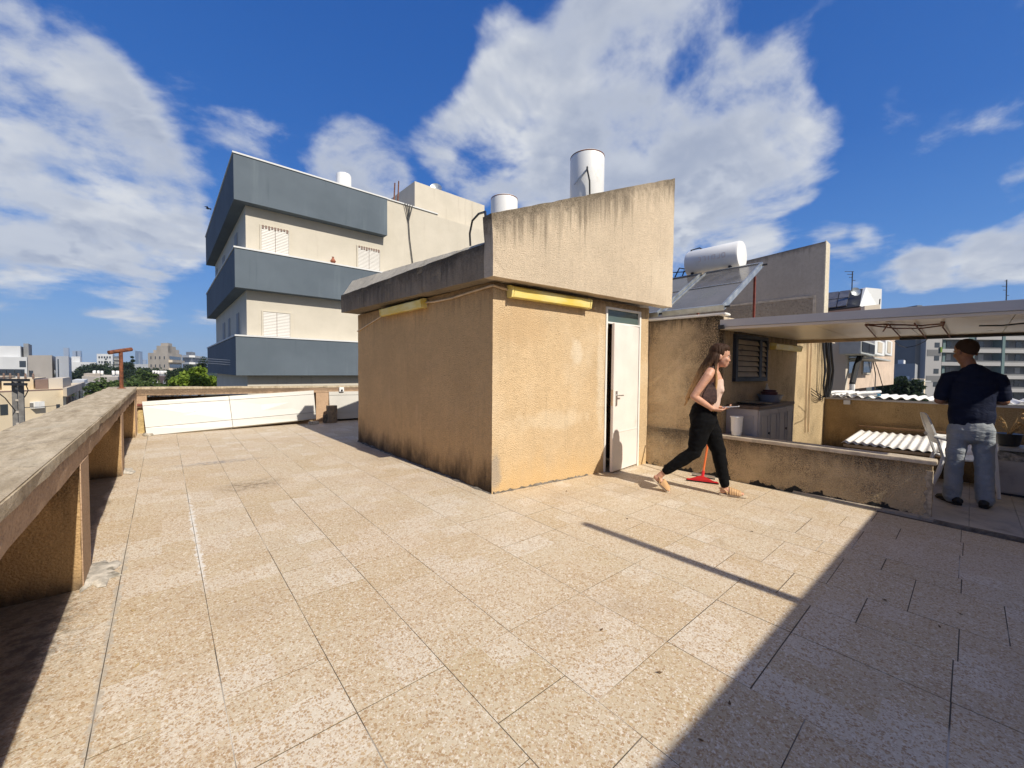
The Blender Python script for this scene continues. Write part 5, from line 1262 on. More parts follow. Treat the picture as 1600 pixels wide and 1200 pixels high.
for k in range(3):
    o = MB().tube([deep(-40, 560+10*k, 60), deep(200,556+4*k,30), deep(322, 562+4*k, 15), deep(372, 565.5+4.5*k, 15.4)], .009, 5).build('overhead_wire', M['galv'], None, smooth=True) if False else MB().tube([deep(296,559+3.2*k,26), deep(324, 560.5+3.4*k, 17), deep(369, 563.5+3.6*k, 14.8)], .010, 5).build('overhead_wire', M['galv'], None, smooth=True)
    tag(o, 'thin pale overhead wire crossing the lowest blue band at the house corner', 'wire', 'overhead wires at the banded house')

# --- a dark bird in flight
P = deep(325, 326, 26)
m = MB(); R = []
for x, rr_ in ((-.16,.004),(-.10,.02),(-.03,.045),(.05,.05),(.11,.03),(.14,.028),(.17,.012),(.19,.003)):
    R.append([P + U_*x + (W_*math.cos(a*math.pi/5)+V((0,0,1))*math.sin(a*math.pi/5))*rr_ for a in range(10)])
m.rings(R)
for s2 in (-1, 1):
    m.prism([P+U_*.07, P+W_*s2*.16+U_*.10+V((0,0,.08)), P+W_*s2*.30-U_*.02+V((0,0,.02)), P+W_*s2*.14-U_*.03+V((0,0,.03)), P-U_*.05], (0,0,.008))
o = m.build('bird', plain('dark_feathers', (.02,.02,.022), .7), None, smooth=True); tag(o, 'dark bird flying left of the banded house', 'bird')

# ------------------------------------------------------------------ ground and trees
def ground():
    t = MT('town_ground', .95); n1 = t.noise(t.pos, .02, 6, .6); n2 = t.noise(t.pos, .15, 5, .6)
    c = t.mix(t.ramp(n1, .4, .6), (.14,.13,.11), (.05,.07,.03)); c = t.mix(t.ramp(n2, .5, .65), c, (.22,.20,.17))
    return t.done(c)
S_ = 1650
o = MB().face([(-S_,-S_,GZ),(S_,-S_,GZ),(S_,S_,GZ),(-S_,S_,GZ)]).build('ground', ground()); tag(o, kind='structure')
bm_ = MB(); tt_ = .30                                      # the house this terrace belongs to
bm_.box(-.68, 14, -12, 10.40, GZ, -.75); tag(bm_.build('own_house', M['cream']), 'lower storeys of the house that carries the terrace', 'house')
def leafm(name, a, b):
    t = MT(name, .6, 0, .3); g = t.n('ShaderNodeNewGeometry').outputs['Random Per Island']
    c = t.mix(g, a, b)
    t.b.inputs['Subsurface Weight'].default_value = 0
    tr = t.n('ShaderNodeBsdfTranslucent'); t.set(tr.inputs[0], c); mx = t.n('ShaderNodeMixShader'); mx.inputs[0].default_value = .3
    t.set(t.b.inputs['Base Color'], c); t.t.links.new(t.b.outputs[0], mx.inputs[1]); t.t.links.new(tr.outputs[0], mx.inputs[2])
    t.t.links.new(mx.outputs[0], t.t.nodes['Material Output'].inputs[0]); return t.m
M['leaf_bright'] = leafm('bright_leaves', (.10,.17,.015), (.22,.30,.035))
M['leaf_mid'] = leafm('mid_leaves', (.035,.07,.015), (.09,.13,.03))
M['leaf_dark'] = leafm('dark_leaves', (.014,.03,.013), (.04,.065,.025))
M['bark'] = plain('bark', (.10,.075,.05), .95, 0, .3, 6)
def crown(m, blobs, n, size, r):
    for _ in range(n):
        c, rad, sq = r.choice(blobs)
        d = V((r.gauss(0,1), r.gauss(0,1), r.gauss(0,1))).normalized()*(r.random()**.45)
        p = c + V((d.x*rad, d.y*rad, d.z*rad*sq))
        a = V((r.gauss(0,1), r.gauss(0,1), r.gauss(0,.7)+.0)).normalized(); b = a.orthogonal().normalized(); b = (b*r.gauss(0,1) + a.cross(b)*r.gauss(0,1)).normalized()
        s2 = size*r.uniform(.6,1.3)
        m.face([p-a*s2, p+b*s2*.55, p+a*s2, p-b*s2*.55])
def tree(label, px, pyt, w_px, h_px, dep, mat, kind='round', n=900, seed=1, group=None, name='tree'):
    r = random.Random(seed); s2 = dep/FOC; top = deep(px, pyt, dep); w = w_px*s2/2; h = h_px*s2
    base = V((top.x, top.y, GZ)); t = thing(name, label, 'tree', base, group)
    zc = top.z - h/2
    blobs = []
    if kind == 'round':
        for i in range(9):
            d = V((r.uniform(-1,1), r.uniform(-1,1), r.uniform(-.9,.75)))
            blobs.append((V((top.x+d.x*w*.6, top.y+d.y*w*.6, zc+d.z*h*.36)), w*r.uniform(.32,.55), min(1.2, h/(2*w))*r.uniform(.8,1.1)))
        blobs.append((V((top.x, top.y, top.z-h*.22)), w*.42, .9))
    else:
        for i in range(9):
            f = i/8; blobs.append((V((top.x+r.uniform(-.1,.1)*w, top.y+r.uniform(-.1,.1)*w, top.z-h*(.04+.93*f))), w*(.16+.84*f)*r.uniform(.75,1.05), .9))
    zl = max(GZ+.3, top.z-h)
    m = MB(); m.tube([base-V((0,0,.2)), (base.x+.1,base.y,(zl+GZ)/2), (base.x,base.y,zc+h*.1)], [w*.10+.08, w*.075+.05, w*.03+.02], 8)
    for (c, rad, sq) in blobs[:6]: m.tube([(base.x,base.y,max(GZ,min(c.z-rad, zl+h*.1))), c], [w*.035+.02, w*.012+.01], 5)
    m.build('trunk', M['bark'], t, smooth=True)
    m = MB(); crown(m, blobs, n, max(.10, (w*.10 if kind == 'round' else w*.13)), r); m.build('crown', mat, t, clean=False)
    return t
tree('bright green leafy tree behind the far parapet beside the banded house', 310, 573, 58, 44, 30, M['leaf_bright'], n=3800, seed=2)
tree('lower bright green tree left of the bigger one by the banded house', 281, 586, 30, 26, 33, M['leaf_bright'], n=1600, seed=3)
tree('dark tall tree against the shaded side of the banded house', 318, 548, 26, 62, 45, M['leaf_dark'], n=1500, seed=4)
tree('pointed dark conifer right of the rusty pipe', 206, 556, 20, 50, 95, M['leaf_dark'], 'cone', 1900, 5)
tree('pointed dark conifer in front of the white twin block', 165, 560, 12, 34, 120, M['leaf_dark'], 'cone', 1300, 6)
tree('small pointed conifer just left of the rusty pipe', 178, 566, 9, 28, 120, M['leaf_dark'], 'cone', 900, 7)
lab = ['dark round tree among the far flats, leftmost of the grove', 'dark round tree below the white twin block', 'green tree right below the pointed conifers', 'mid green bushy tree right of the rusty pipe', 'dark tree left of the stone house foot', 'dark tree before the stone apartment house', 'dark spreading tree right of the old flats', 'mid green tree low behind the parapet corner', 'green tree behind the low pale flats', 'dark tree left of the bright tree', 'dark tree before the long white hall', 'green treetop just over the parapet right of the pipe', 'small dark tree under the dark glazed block','dark tree beside the row of old flats','dark round tree left of the tall conifer','dark tree behind the old flats roof tanks','dark low tree in front of the long white hall','dark tree at the foot of the white twin block','deep green tree right of the tall conifer','dark tree between old flats and bright tree']
spec = [(146,565,20,30,130,'leaf_dark'),(160,568,26,28,110,'leaf_dark'),(186,572,26,30,100,'leaf_dark'),(222,577,36,34,70,'leaf_mid'),(228,573,20,24,120,'leaf_dark'),(262,577,22,28,100,'leaf_dark'),(276,574,24,34,85,'leaf_dark'),(198,595,40,24,50,'leaf_mid'),(160,594,40,24,58,'leaf_mid'),(268,588,20,26,60,'leaf_dark'),(128,577,34,18,140,'leaf_dark'),(242,597,34,16,46,'leaf_mid'),(296,571,26,20,120,'leaf_dark'),(118,583,22,16,110,'leaf_dark'),(196,563,18,30,110,'leaf_dark'),(246,575,24,20,110,'leaf_dark'),(138,571,26,20,160,'leaf_dark'),(172,576,30,22,105,'leaf_dark'),(216,570,22,40,90,'leaf_dark'),(269,579,26,30,75,'leaf_dark')]
for i, (px, pyt, w, h, d, k) in enumerate(spec): tree(lab[i], px, pyt-1, w*1.3, h*1.15, d, M[k], n=1500, seed=20+i, group='trees of the far grove')
tree('big dark tree below the canopy beside the stained pinkish house', 1408, 586, 62, 60, 34, M['leaf_dark'], n=3600, seed=50)
tree('dark tree on the far slope below the canopy', 1398, 559, 30, 14, 160, M['leaf_mid'], n=500, seed=51)
tree('small treetop before the white hill building', 1424, 560, 22, 10, 200, M['leaf_mid'], n=400, seed=52)
# the wooded horizon, one mass
r = random.Random(77); m = MB()
for i in range(5200):
    px = r.uniform(-60, 700) if r.random() < .8 else r.uniform(1250, 1700); d = r.uniform(420, 1500)
    p = deep(px, 575, d); p.z = GZ + r.random()**1.3*13*(d/1500)**.3
    a = V((r.gauss(0,1), r.gauss(0,1), r.gauss(0,1))).normalized(); b = a.orthogonal().normalized(); s2 = r.uniform(2.2,5)
    m.face([p-a*s2, p+b*s2*.7, p+a*s2, p-b*s2*.7])
o = m.build('distant_wood', M['leaf_dark'], None, clean=False); tag(o, 'distant belt of dark trees along the horizon', 'wood', kind='stuff')
HZ = D.materials.new('town_air'); HZ.use_nodes = True; HZ.node_tree.nodes.clear()
vo = HZ.node_tree.nodes.new('ShaderNodeVolumePrincipled'); vo.inputs['Color'].default_value = (.62,.74,.92,1); vo.inputs['Density'].default_value = .00026; vo.inputs['Anisotropy'].default_value = .15
ho = HZ.node_tree.nodes.new('ShaderNodeOutputMaterial'); HZ.node_tree.links.new(vo.outputs[0], ho.inputs['Volume'])
o = MB().box(-1700,1700,-1700,1700,GZ-1,95).build('haze', HZ); tag(o, 'thin bluish summer haze over the town', 'haze', kind='stuff')
# parked far town: a scatter of flat roofs between the trees
# ------------------------------------------------------------------ people
def sweep(mb, path, side=(0,1,0), n=16, caps=True):
    """path: (centre, half width along side, half depth)"""
    side = V(side); P = [(V(c), a, b) for c, a, b in path]; R = []
    m = len(P)
    def ring(c, t, a, b):
        s_ = (side - t*side.dot(t))
        if s_.length < 1e-4: s_ = t.orthogonal()
        s_.normalize(); u = t.cross(s_)
        return [c + s_*a*math.cos(2*math.pi*k/n) + u*b*math.sin(2*math.pi*k/n) for k in range(n)]
    T = []
    for i in range(m): T.append((P[min(i+1,m-1)][0]-P[max(i-1,0)][0]).normalized())
    if caps:
        c, a, b = P[0]; h = min(a, b)
        for q in (.15, .55, .85): R.append(ring(c - T[0]*h*math.cos(math.asin(q)), T[0], a*q, b*q))
    for i in range(m): R.append(ring(P[i][0], T[i], P[i][1], P[i][2]))
    if caps:
        c, a, b = P[-1]; h = min(a, b)
        for q in (.85, .55, .15): R.append(ring(c + T[-1]*h*math.cos(math.asin(q)), T[-1], a*q, b*q))
    mb.rings(R)
def fuse(name, mb, mat, parent, voxel=.008, it=4, disp=None):
    """one continuous skin from overlapping forms"""
    bm = mb.bm; bmesh.ops.recalc_face_normals(bm, faces=bm.faces)
    me = D.meshes.new('tmp'); bm.to_mesh(me); bm.free()
    o = D.objects.new('tmp', me); COL.objects.link(o)
    r_ = o.modifiers.new('r', 'REMESH'); r_.mode = 'VOXEL'; r_.voxel_size = voxel; r_.use_smooth_shade = True
    s_ = o.modifiers.new('s', 'SMOOTH'); s_.iterations = it; s_.factor = .5
    dg = bpy.context.evaluated_depsgraph_get(); dg.update()
    me2 = D.meshes.new_from_object(o.evaluated_get(dg)); D.objects.remove(o); D.meshes.remove(me)
    if disp:
        from mathutils import noise as N
        me2.update(); nr = [v.normal.copy() for v in me2.vertices]
        for v, nn_ in zip(me2.vertices, nr): v.co += nn_*disp(v.co, N)
    off = origin(parent)
    for v in me2.vertices: v.co -= off
    me2.name = name; me2.materials.clear(); me2.materials.append(mat)
    for p in me2.polygons: p.use_smooth = True
    o2 = D.objects.new(name, me2); COL.objects.link(o2); o2.parent = parent; return o2
def skinm(name, col):
    t = MT(name, .5, 0, .4); n1 = t.noise(t.pos, 25, 4)
    t.b.inputs['Subsurface Weight'].default_value = .12; t.b.inputs['Subsurface Radius'].default_value = (.012,.005,.003)
    return t.done(t.mix(t.ramp(n1, .35, .7), tuple(x*.9 for x in col), tuple(min(1,x*1.08) for x in col)))
def head(mb, M4, s=1., yaw=0):
    """head in its own frame: origin at the skull centre, x forward, z up"""
    Rm = M4
    def P(x, y, z): return Rm @ V((x*s, y*s, z*s))
    def blob(c, rx, ry, rz, n=14):
        R = []
        for i in range(1, 10):
            a = math.pi*i/10; R.append([P(c[0]+rx*math.sin(a)*math.cos(2*math.pi*k/n), c[1]+ry*math.sin(a)*math.sin(2*math.pi*k/n), c[2]-rz*math.cos(a)) for k in range(n)])
        mb.rings(R)
    blob((-.008,0,.025), .098, .076, .098)            # skull
    blob((.028,0,-.045), .066, .062, .080)            # face
    blob((.058,0,-.093), .030, .034, .030)            # chin
    blob((.082,0,.012), .016, .045, .014)             # brow
    blob((.088,0,-.018), .010, .010, .028)            # nose bridge
    blob((.097,0,-.040), .013, .013, .011)            # nose tip
    blob((.086,0,-.070), .014, .024, .008); blob((.084,0,-.081), .013, .021, .008)   # lips
    for sgn in (-1, 1):
        blob((.058, sgn*.040, -.035), .030, .022, .026)          # cheeks
        blob((-.010, sgn*.078, -.022), .020, .010, .032)         # ears
def eyes(parent, M4, s, dark, white):
    for sgn in (-1, 1):
        c = M4 @ V((.073*s, sgn*.030*s, -.005*s)); q = M4.to_3x3()
        m = MB(); m.lathe(c, [(.002,-.009),(.007,-.006),(.009,0),(.007,.006),(.002,.009)], 12, q @ V((1,0,0))); m.build('eye', white, parent, smooth=True)
        m = MB(); m.lathe(c + q @ V((.007*s,0,0)), [(.001,-.003),(.0055,-.002),(.0055,.002),(.001,.004)], 10, q @ V((1,0,0))); m.build('iris', dark, parent, smooth=True)
        m = MB(); m.tube([M4 @ V((.090*s, sgn*.014*s, .018*s)), M4 @ V((.090*s, sgn*.032*s, .024*s)), M4 @ V((.078*s, sgn*.050*s, .018*s))], [.003,.004,.002], 6); m.build('eyebrow', dark, parent, smooth=True)
def hand(mb, w, fdir, palm, thumb_side, curl=.5, s=1.):
    """palm + four unequal bent fingers + thumb; w wrist, fdir forward, palm = palm normal (fingers curl towards it)"""
    w, f, pn = V(w), V(fdir).normalized(), V(palm); pn = (pn - f*pn.dot(f)).normalized(); sd = f.cross(pn)*thumb_side
    sweep(mb, [(w-f*.02, .026*s, .020*s), (w+f*.02*s, .032*s, .018*s), (w+f*.06*s, .040*s, .015*s), (w+f*.085*s, .038*s, .013*s)], sd)
    for i, (o, l, r_) in enumerate(((.029,.072,.0085),(.010,.080,.009),(-.010,.074,.0085),(-.028,.058,.0075))):
        b = w + f*.082*s + sd*o*s; p1 = b + (f*math.cos(curl*.7)+pn*math.sin(curl*.7))*l*.45*s; p2 = p1 + (f*math.cos(curl*1.6)+pn*math.sin(curl*1.6))*l*.32*s; p3 = p2 + (f*math.cos(curl*2.3)+pn*math.sin(curl*2.3))*l*.25*s
        sweep(mb, [(b-f*.02, r_*1.05, r_*1.05), (p1, r_, r_), (p2, r_*.9, r_*.9), (p3, r_*.75, r_*.75)], sd, 8)
    b = w + f*.02*s + sd*.030*s; p1 = b + (f*.6+sd*.7+pn*.35).normalized()*.04*s; p2 = p1 + (f*.85+sd*.15+pn*.6).normalized()*.035*s
    sweep(mb, [(b-sd*.01, .013*s, .013*s), (p1, .0105*s, .0105*s), (p2, .008*s, .008*s)], pn, 8)

M['skin_w'] = skinm('fair_skin', (.60,.32,.21)); M['skin_m'] = skinm('tanned_skin', (.29,.145,.085))
M['eye_dark'] = plain('dark_iris', (.02,.013,.01), .3); M['eye_white'] = plain('eye_white', (.7,.68,.64), .3)
M['pants'] = plain('black_cloth', (.004,.004,.0045), .95, 0, .3, 30, .3, 400, .15)
M['top'] = plain('pale_pink_knit', (.66,.48,.39), .85, 0, .06, 20, .3, 500, .2)
def hairm():
    t = MT('long_brown_hair', .6, 0, .12)
    z = t.xyz(t.pos)['Z']; n1 = t.noise(t.scale(t.pos, (60,60,3)), 2., 4, .6)
    c = t.mix(t.ramp(t.math('ADD', z, t.math('MULTIPLY', t.math('SUBTRACT', n1, .5), .25)), 1.52, 1.20), (.045,.022,.012), (.46,.27,.11))
    c = t.mix(t.ramp(n1, .45, .7, .0, .3), c, (.02,.012,.008))
    return t.done(c, t.bump(n1, .8, .006))
M['hair_w'] = hairm()
M['hair_m'] = plain('short_dark_hair', (.040,.023,.015), .8, 0, .25, 160, .8, 300, .2)
M['sandal'] = plain('tan_leather', (.58,.36,.17), .6, 0, .1, 20); M['sole'] = plain('cream_sole', (.62,.52,.38), .8)
M['bag'] = plain('brown_bag', (.075,.038,.028), .6, 0, .45, 45, .5, 120)
def shirtm():
    t = MT('navy_shirt', .85, 0, .2); n1 = t.noise(t.scale(t.pos, (1,1,2.4)), 5, 4, .6, 1.)
    return t.done(t.mix(n1, (.004,.006,.015), (.010,.016,.045)), t.bump(n1, .6, .03))
M['shirt'] = shirtm()
def jeansm():
    t = MT('light_grey_jeans', .9, 0, .2); n1 = t.noise(t.pos, 4.5, 5, .6); n2 = t.noise(t.scale(t.pos, (1,1,3.2)), 7, 4, .6, 1.); n3 = t.noise(t.pos, 420, 2)
    c = t.mix(t.ramp(n1, .3, .7), (.25,.28,.30), (.33,.355,.37)); c = t.mix(t.ramp(n3, .5, .7, 0, .35), c, (.55,.58,.6))
    return t.done(c, t.bump(n2, .7, .025))
M['jeans'] = jeansm()
M['shoe'] = plain('black_shoe', (.012,.012,.013), .6, 0, .3, 20)

# --- the walking woman (local frame: x the way she walks, y her left, z up)
org = V((4.715, 1.985, 0)); fwd = V((.49,-.87,0)).normalized(); lft = V((.87,.49,0)).normalized()
zf0 = fz(org.x, org.y); org.z = zf0
wom = thing('person', 'woman in black trousers and pale sleeveless top walking across the tiles looking ahead', 'person', org)
WM = Matrix(((fwd.x,lft.x,0,org.x),(fwd.y,lft.y,0,org.y),(0,0,1,org.z),(0,0,0,1)))
m = MB(WM)
sd = (0,1,0)
# trunk
sweep(m, [((-.03,0,.90),.165,.125),((-.02,0,.98),.155,.120),((.015,0,1.06),.132,.105),((.03,0,1.14),.130,.103),((.045,0,1.24),.140,.118),((.045,0,1.33),.150,.108),((.035,0,1.41),.155,.085),((.035,0,1.455),.10,.06)], sd)
for s2 in (-1, 1): sweep(m, [((.070,s2*.060,1.215),.066,.068),((.093,s2*.060,1.225),.056,.058)], sd, 12)
sweep(m, [((.04,0,1.42),.055,.055),((.065,0,1.475),.048,.05),((.095,0,1.535),.050,.052)], sd)
HM = WM @ Matrix.Translation((.122,0,1.605)) @ Matrix.Rotation(math.radians(8), 4, 'Y')
mh = MB(); head(mh, HM, 1.04)
tmp = D.meshes.new('t'); mh.bm.to_mesh(tmp); m.bm.from_mesh(tmp)
# arms
sh_r, el_r, wr_r = V((.005,-.175,1.415)), V((-.165,-.235,1.145)), V((.045,-.155,1.005))
sh_l, el_l, wr_l = V((.03,.175,1.415)), V((-.04,.235,1.15)), V((.13,.085,1.01))
for a, b, c in ((sh_r, el_r, wr_r), (sh_l, el_l, wr_l)):
    sweep(m, [(a+V((.0,-a.y*.12,.005)),.050,.050),(a.lerp(b,.15),.050,.050),(a.lerp(b,.5),.045,.046),(b,.036,.038)], (1,0,0), 12)
    sweep(m, [(b,.037,.038),(b.lerp(c,.3),.038,.036),(b.lerp(c,.7),.031,.028),(c,.024,.020)], (0,0,1), 12)
hand(m, wr_r, (.95,.28,-.14), (.1,.35,1), -1, .55, 1.0)
hand(m, wr_l, (.88,-.42,-.05), (.2,-.3,1), 1, .6, 1.0)
# legs and feet
hip_r, kn_r, an_r = V((-.03,-.085,.88)), V((-.135,-.09,.50)), V((-.455,-.085,.235))
hip_l, kn_l, an_l = V((.01,.085,.88)), V((.135,.075,.50)), V((.215,.06,.095))
for h_, k_, a_ in ((hip_r, kn_r, an_r), (hip_l, kn_l, an_l)):
    sweep(m, [(h_,.09,.10),(h_.lerp(k_,.4),.078,.085),(k_,.056,.058)], sd)
    sweep(m, [(k_,.056,.058),(k_.lerp(a_,.3),.054,.058),(k_.lerp(a_,.75),.037,.038),(a_,.031,.034)], sd)
def foot(mb, an, heel, toe, s_=1.):
    an, heel, toe = V(an), V(heel), V(toe); d = toe-heel; u = V((0,0,1))
    sweep(mb, [(an,.030,.033),(heel.lerp(an,.45)+d*.05,.030,.036),(heel+d*.12+u*.02,.030,.026)], sd, 12)
    sweep(mb, [(heel+d*.08+u*.026,.028,.026),(heel+d*.35+u*.034,.034,.032),(heel+d*.65+u*.022,.041,.021),(heel+d*.86+u*.016,.040,.014),(heel+d*.97+u*.012,.030,.010)], sd, 12)
    for k in range(5):
        o = -.030+.0155*k; b = heel+d*.86+V((0,o,.012)); l_ = (.115,.135,.14,.14,.15)[k if an.y < 0 else k]
        sweep(mb, [(b,.0085,.008),(b+d*l_*.9,.0085,.0075)], sd, 8)
hl_r, to_r = V((-.555,-.085,.155)), V((-.385,-.08,.012))
hl_l, to_l = V((.165,.06,.022)), V((.405,.055,.022))
foot(m, an_r, hl_r, to_r); foot(m, an_l, hl_l, to_l)
body = fuse('body', m, M['skin_w'], wom, .0065, 3)
eyes(wom, HM, 1.04, M['eye_dark'], M['eye_white'])
# mouth
m = MB(); m.tube([HM @ V((.094,-.022,-.077)), HM @ V((.101,0,-.076)), HM @ V((.094,.022,-.077))], [.003,.0045,.003], 6); m.build('lips', plain('lips', (.48,.13,.11), .45), wom, smooth=True)
# sleeveless top
m = MB(WM)
sweep(m, [((-.010,0,1.012),.150,.118),((.015,0,1.06),.141,.114),((.03,0,1.14),.138,.111),((.045,0,1.24),.147,.124),((.047,0,1.33),.146,.112),((.045,0,1.375),.125,.085)], sd, 20)
for s2 in (-1, 1):
    sweep(m, [((.075,s2*.060,1.215),.072,.075),((.100,s2*.060,1.225),.062,.066)], sd, 12)
    sweep(m, [((.105,s2*.10,1.33),.016,.02),((.07,s2*.105,1.42),.014,.016),((.03,s2*.105,1.462),.014,.014),((-.03,s2*.105,1.41),.014,.016),((-.05,s2*.10,1.35),.016,.02)], (0,1,0), 8)
fuse('top', m, M['top'], wom, .0065, 3, lambda c, N: .004*N.noise(c*14))
# trousers, high waisted with tapered legs
m = MB(WM)
sweep(m, [((-.045,0,.84),.180,.140),((-.045,0,.90),.183,.145),((-.03,0,.97),.168,.135),((-.008,0,1.025),.152,.124)], sd, 20)
for h_, k_, a_, wd in ((hip_r, kn_r, an_r, 1.), (hip_l, kn_l, an_l, 1.)):
    a2 = k_.lerp(a_, .93)
    sweep(m, [(h_+V((-.015,0,-.02)),.105,.128),(h_.lerp(k_,.35)+V((-.01,0,0)),.100,.115),(h_.lerp(k_,.75),.084,.092),(k_,.076,.080),(k_.lerp(a_,.35),.070,.074),(k_.lerp(a_,.75),.055,.058),(a2,.048,.050)], sd, 18)
fuse('trousers', m, M['pants'], wom, .008, 3, lambda c, N: .009*N.noise(V((c.x*7, c.y*7, c.z*11)))+.005*N.noise(V((c.x*16,c.y*16,c.z*34))))
# hair: cap on the skull, long mane blown back, a lock in front of the shoulder
m = MB()
def hb(c, rx, ry, rz, n=16):
    R = []
    for i in range(1, 12):
        a = math.pi*i/12; R.append([HM @ V((c[0]+rx*math.sin(a)*math.cos(2*math.pi*k/n), c[1]+ry*math.sin(a)*math.sin(2*math.pi*k/n), c[2]-rz*math.cos(a))) for k in range(n)])
    m.rings(R)
hb((-.028,0,.040), .100, .090, .100); hb((.012,0,.078), .078, .072, .060); hb((-.05,0,-.03), .07, .086, .09)
W = lambda *p: WM @ V(p)
m2 = MB(WM)
def lock(pts, w, d): 
    k = len(pts); sweep(m2, [(p, w*(1-.55*(i/(k-1))**2), d*(1-.6*(i/(k-1))**2)) for i, p in enumerate(pts)], (0,1,0), 12)
lock([(.06,0,1.62),(.0,0,1.54),(-.06,0,1.43),(-.12,-.01,1.31),(-.175,-.02,1.20),(-.215,-.02,1.10)], .10, .050)
lock([(.05,-.06,1.60),(-.005,-.085,1.50),(-.06,-.10,1.40),(-.13,-.11,1.27),(-.20,-.10,1.14)], .050, .035)
lock([(.05,.06,1.60),(.0,.09,1.49),(-.05,.11,1.38),(-.10,.12,1.25),(-.14,.11,1.12)], .050, .035)
lock([(.0,-.03,1.52),(-.10,-.05,1.33),(-.19,-.07,1.15),(-.245,-.06,1.03)], .035, .022)
lock([(.085,-.082,1.60),(.062,-.105,1.50),(.055,-.155,1.42),(.062,-.168,1.30),(.055,-.16,1.17),(.045,-.15,1.06)], .026, .020)
lock([(.09,.08,1.60),(.08,.10,1.50),(.085,.13,1.40),(.10,.13,1.28)], .024, .018)
tmp = D.meshes.new('t2'); m2.bm.to_mesh(tmp); m.bm.from_mesh(tmp)
fuse('hair', m, M['hair_w'], wom, .007, 2, lambda c, N: .006*N.noise(V((c.x*45, c.y*45, c.z*5))))
# sandals
for an, hl, to, lab_ in ((an_r, hl_r, to_r, 0), (an_l, hl_l, to_l, 0)):
    d = to-hl; m = MB(WM); q = d.normalized(); up2 = V((-q.z,0,q.x))
    R = []
    for f_, w in ((-.06,.020),(.0,.032),(.15,.034),(.4,.034),(.7,.046),(.95,.046),(1.08,.034),(1.15,.016)):
        c = hl + d*f_ - up2*.004
        R.append([c+V((0,-w,0)), c+V((0,w,0)), c+V((0,w,0))-up2*.020, c+V((0,-w,0))-up2*.020])
    m.rings(R); sand = m.build('sandal', M['sole'], wom, .003)
    m = MB(WM)
    for f_, h_, w in ((.40,.066,.036),(.47,.062,.038),(.54,.057,.041),(.61,.052,.044),(.68,.047,.047),(.75,.042,.048),(.82,.037,.048)):
        c = hl + d*f_; pts = [c+V((0,w*math.cos(a),0))+up2*(h_*math.sin(a)) for a in [math.pi*k/8 for k in range(9)]]; m.tube(pts, .0125, 6)
    c = hl + d*.10; pts = [c+d*.20+V((0,-.034,0))+up2*.02, c+d*.05+V((0,-.037,0))+up2*.05, c-d*.13+up2*.052, c+d*.05+V((0,.037,0))+up2*.05, c+d*.20+V((0,.034,0))+up2*.02]; m.tube(pts, .008, 6)
    pts = [c+d*.20+V((0,-.036,0)), c+d*.06+V((0,-.036,0))+up2*.05]; m.tube(pts, .007, 6)
    m.build('strap', M['sandal'], sand, smooth=True)
m = MB(); m.tube([WM @ (wr_r + V((math.cos(a)*.006, math.cos(a)*.025, math.sin(a)*.025)))for a in [2*math.pi*k/14 for k in range(15)]], .003, 6); m.build('bracelet', plain('gold', (.6,.38,.08), .3, .9), wom, smooth=True)
# what she carries
bg = thing('shoulder_bag', 'small brown shoulder bag under the arm of the walking woman', 'bag', W(0,-.2,1.1))
m = MB(WM)
m.rings([[V((-.03,-.150,1.075)),V((.055,-.150,1.065)),V((.055,-.190,1.065)),V((-.03,-.190,1.075))],[V((-.085,-.148,1.12)),V((.075,-.148,1.10)),V((.075,-.198,1.10)),V((-.085,-.198,1.12))],[V((-.06,-.150,1.20)),V((.072,-.150,1.22)),V((.072,-.185,1.22)),V((-.06,-.185,1.20))],[V((-.02,-.152,1.28)),V((.06,-.152,1.30)),V((.06,-.172,1.30)),V((-.02,-.172,1.28))]])
m.build('pouch', M['bag'], bg, .008, True)
m = MB(WM); m.tube([(.05,-.165,1.29),(.06,-.16,1.36),(.035,-.13,1.475),(-.0,-.125,1.48),(-.06,-.15,1.38),(-.03,-.165,1.27)], .010, 8); m.build('strap', M['bag'], bg, smooth=True)
ph_ = thing('mobile_phone', 'mobile phone held flat in the hands of the walking woman', 'phone', W(.22,-.08,1.03))
m = MB(WM @ Matrix.Translation((.225,-.085,1.035)) @ Matrix.Rotation(math.radians(-6), 4, 'Y') @ Matrix.Rotation(math.radians(-14), 4, 'Z'))
m.box(-.085,.085,-.038,.038,-.005,.005); m.build('case', plain('white_case', (.72,.70,.68), .4), ph_, .003)
m = MB(WM @ Matrix.Translation((.225,-.085,1.035)) @ Matrix.Rotation(math.radians(-6), 4, 'Y') @ Matrix.Rotation(math.radians(-14), 4, 'Z'))
m.box(-.079,.079,-.034,.034,.0052,.0065); m.build('screen', plain('phone_glass', (.02,.02,.024), .08), ph_)

# --- the standing man, seen from behind
org = V((6.76, -.015, 0)); org.z = fz(org.x, org.y)+.028
man = thing('person', 'man in dark blue shirt and pale jeans standing in the shade with his back turned', 'person', org)
MM = Matrix.Translation(org) @ Matrix.Rotation(math.radians(17), 4, 'Z')
m = MB(MM)
sweep(m, [((0,0,.90),.145,.11),((0,0,1.02),.145,.115),((.01,0,1.14),.15,.115),((.0,0,1.28),.162,.112),((-.01,0,1.37),.165,.096),((-.01,0,1.43),.135,.072),((-.005,.005,1.47),.085,.052)], sd)
sweep(m, [((-.005,.01,1.47),.066,.064),((.01,.03,1.54),.062,.062),((.025,.045,1.60),.062,.066)], sd)
HM2 = MM @ Matrix.Translation((.03,.055,1.715)) @ Matrix.Rotation(math.radians(24), 4, 'Z') @ Matrix.Rotation(math.radians(12), 4, 'Y')
mh = MB(); head(mh, HM2, 1.10); tmp = D.meshes.new('t3'); mh.bm.to_mesh(tmp); m.bm.from_mesh(tmp)
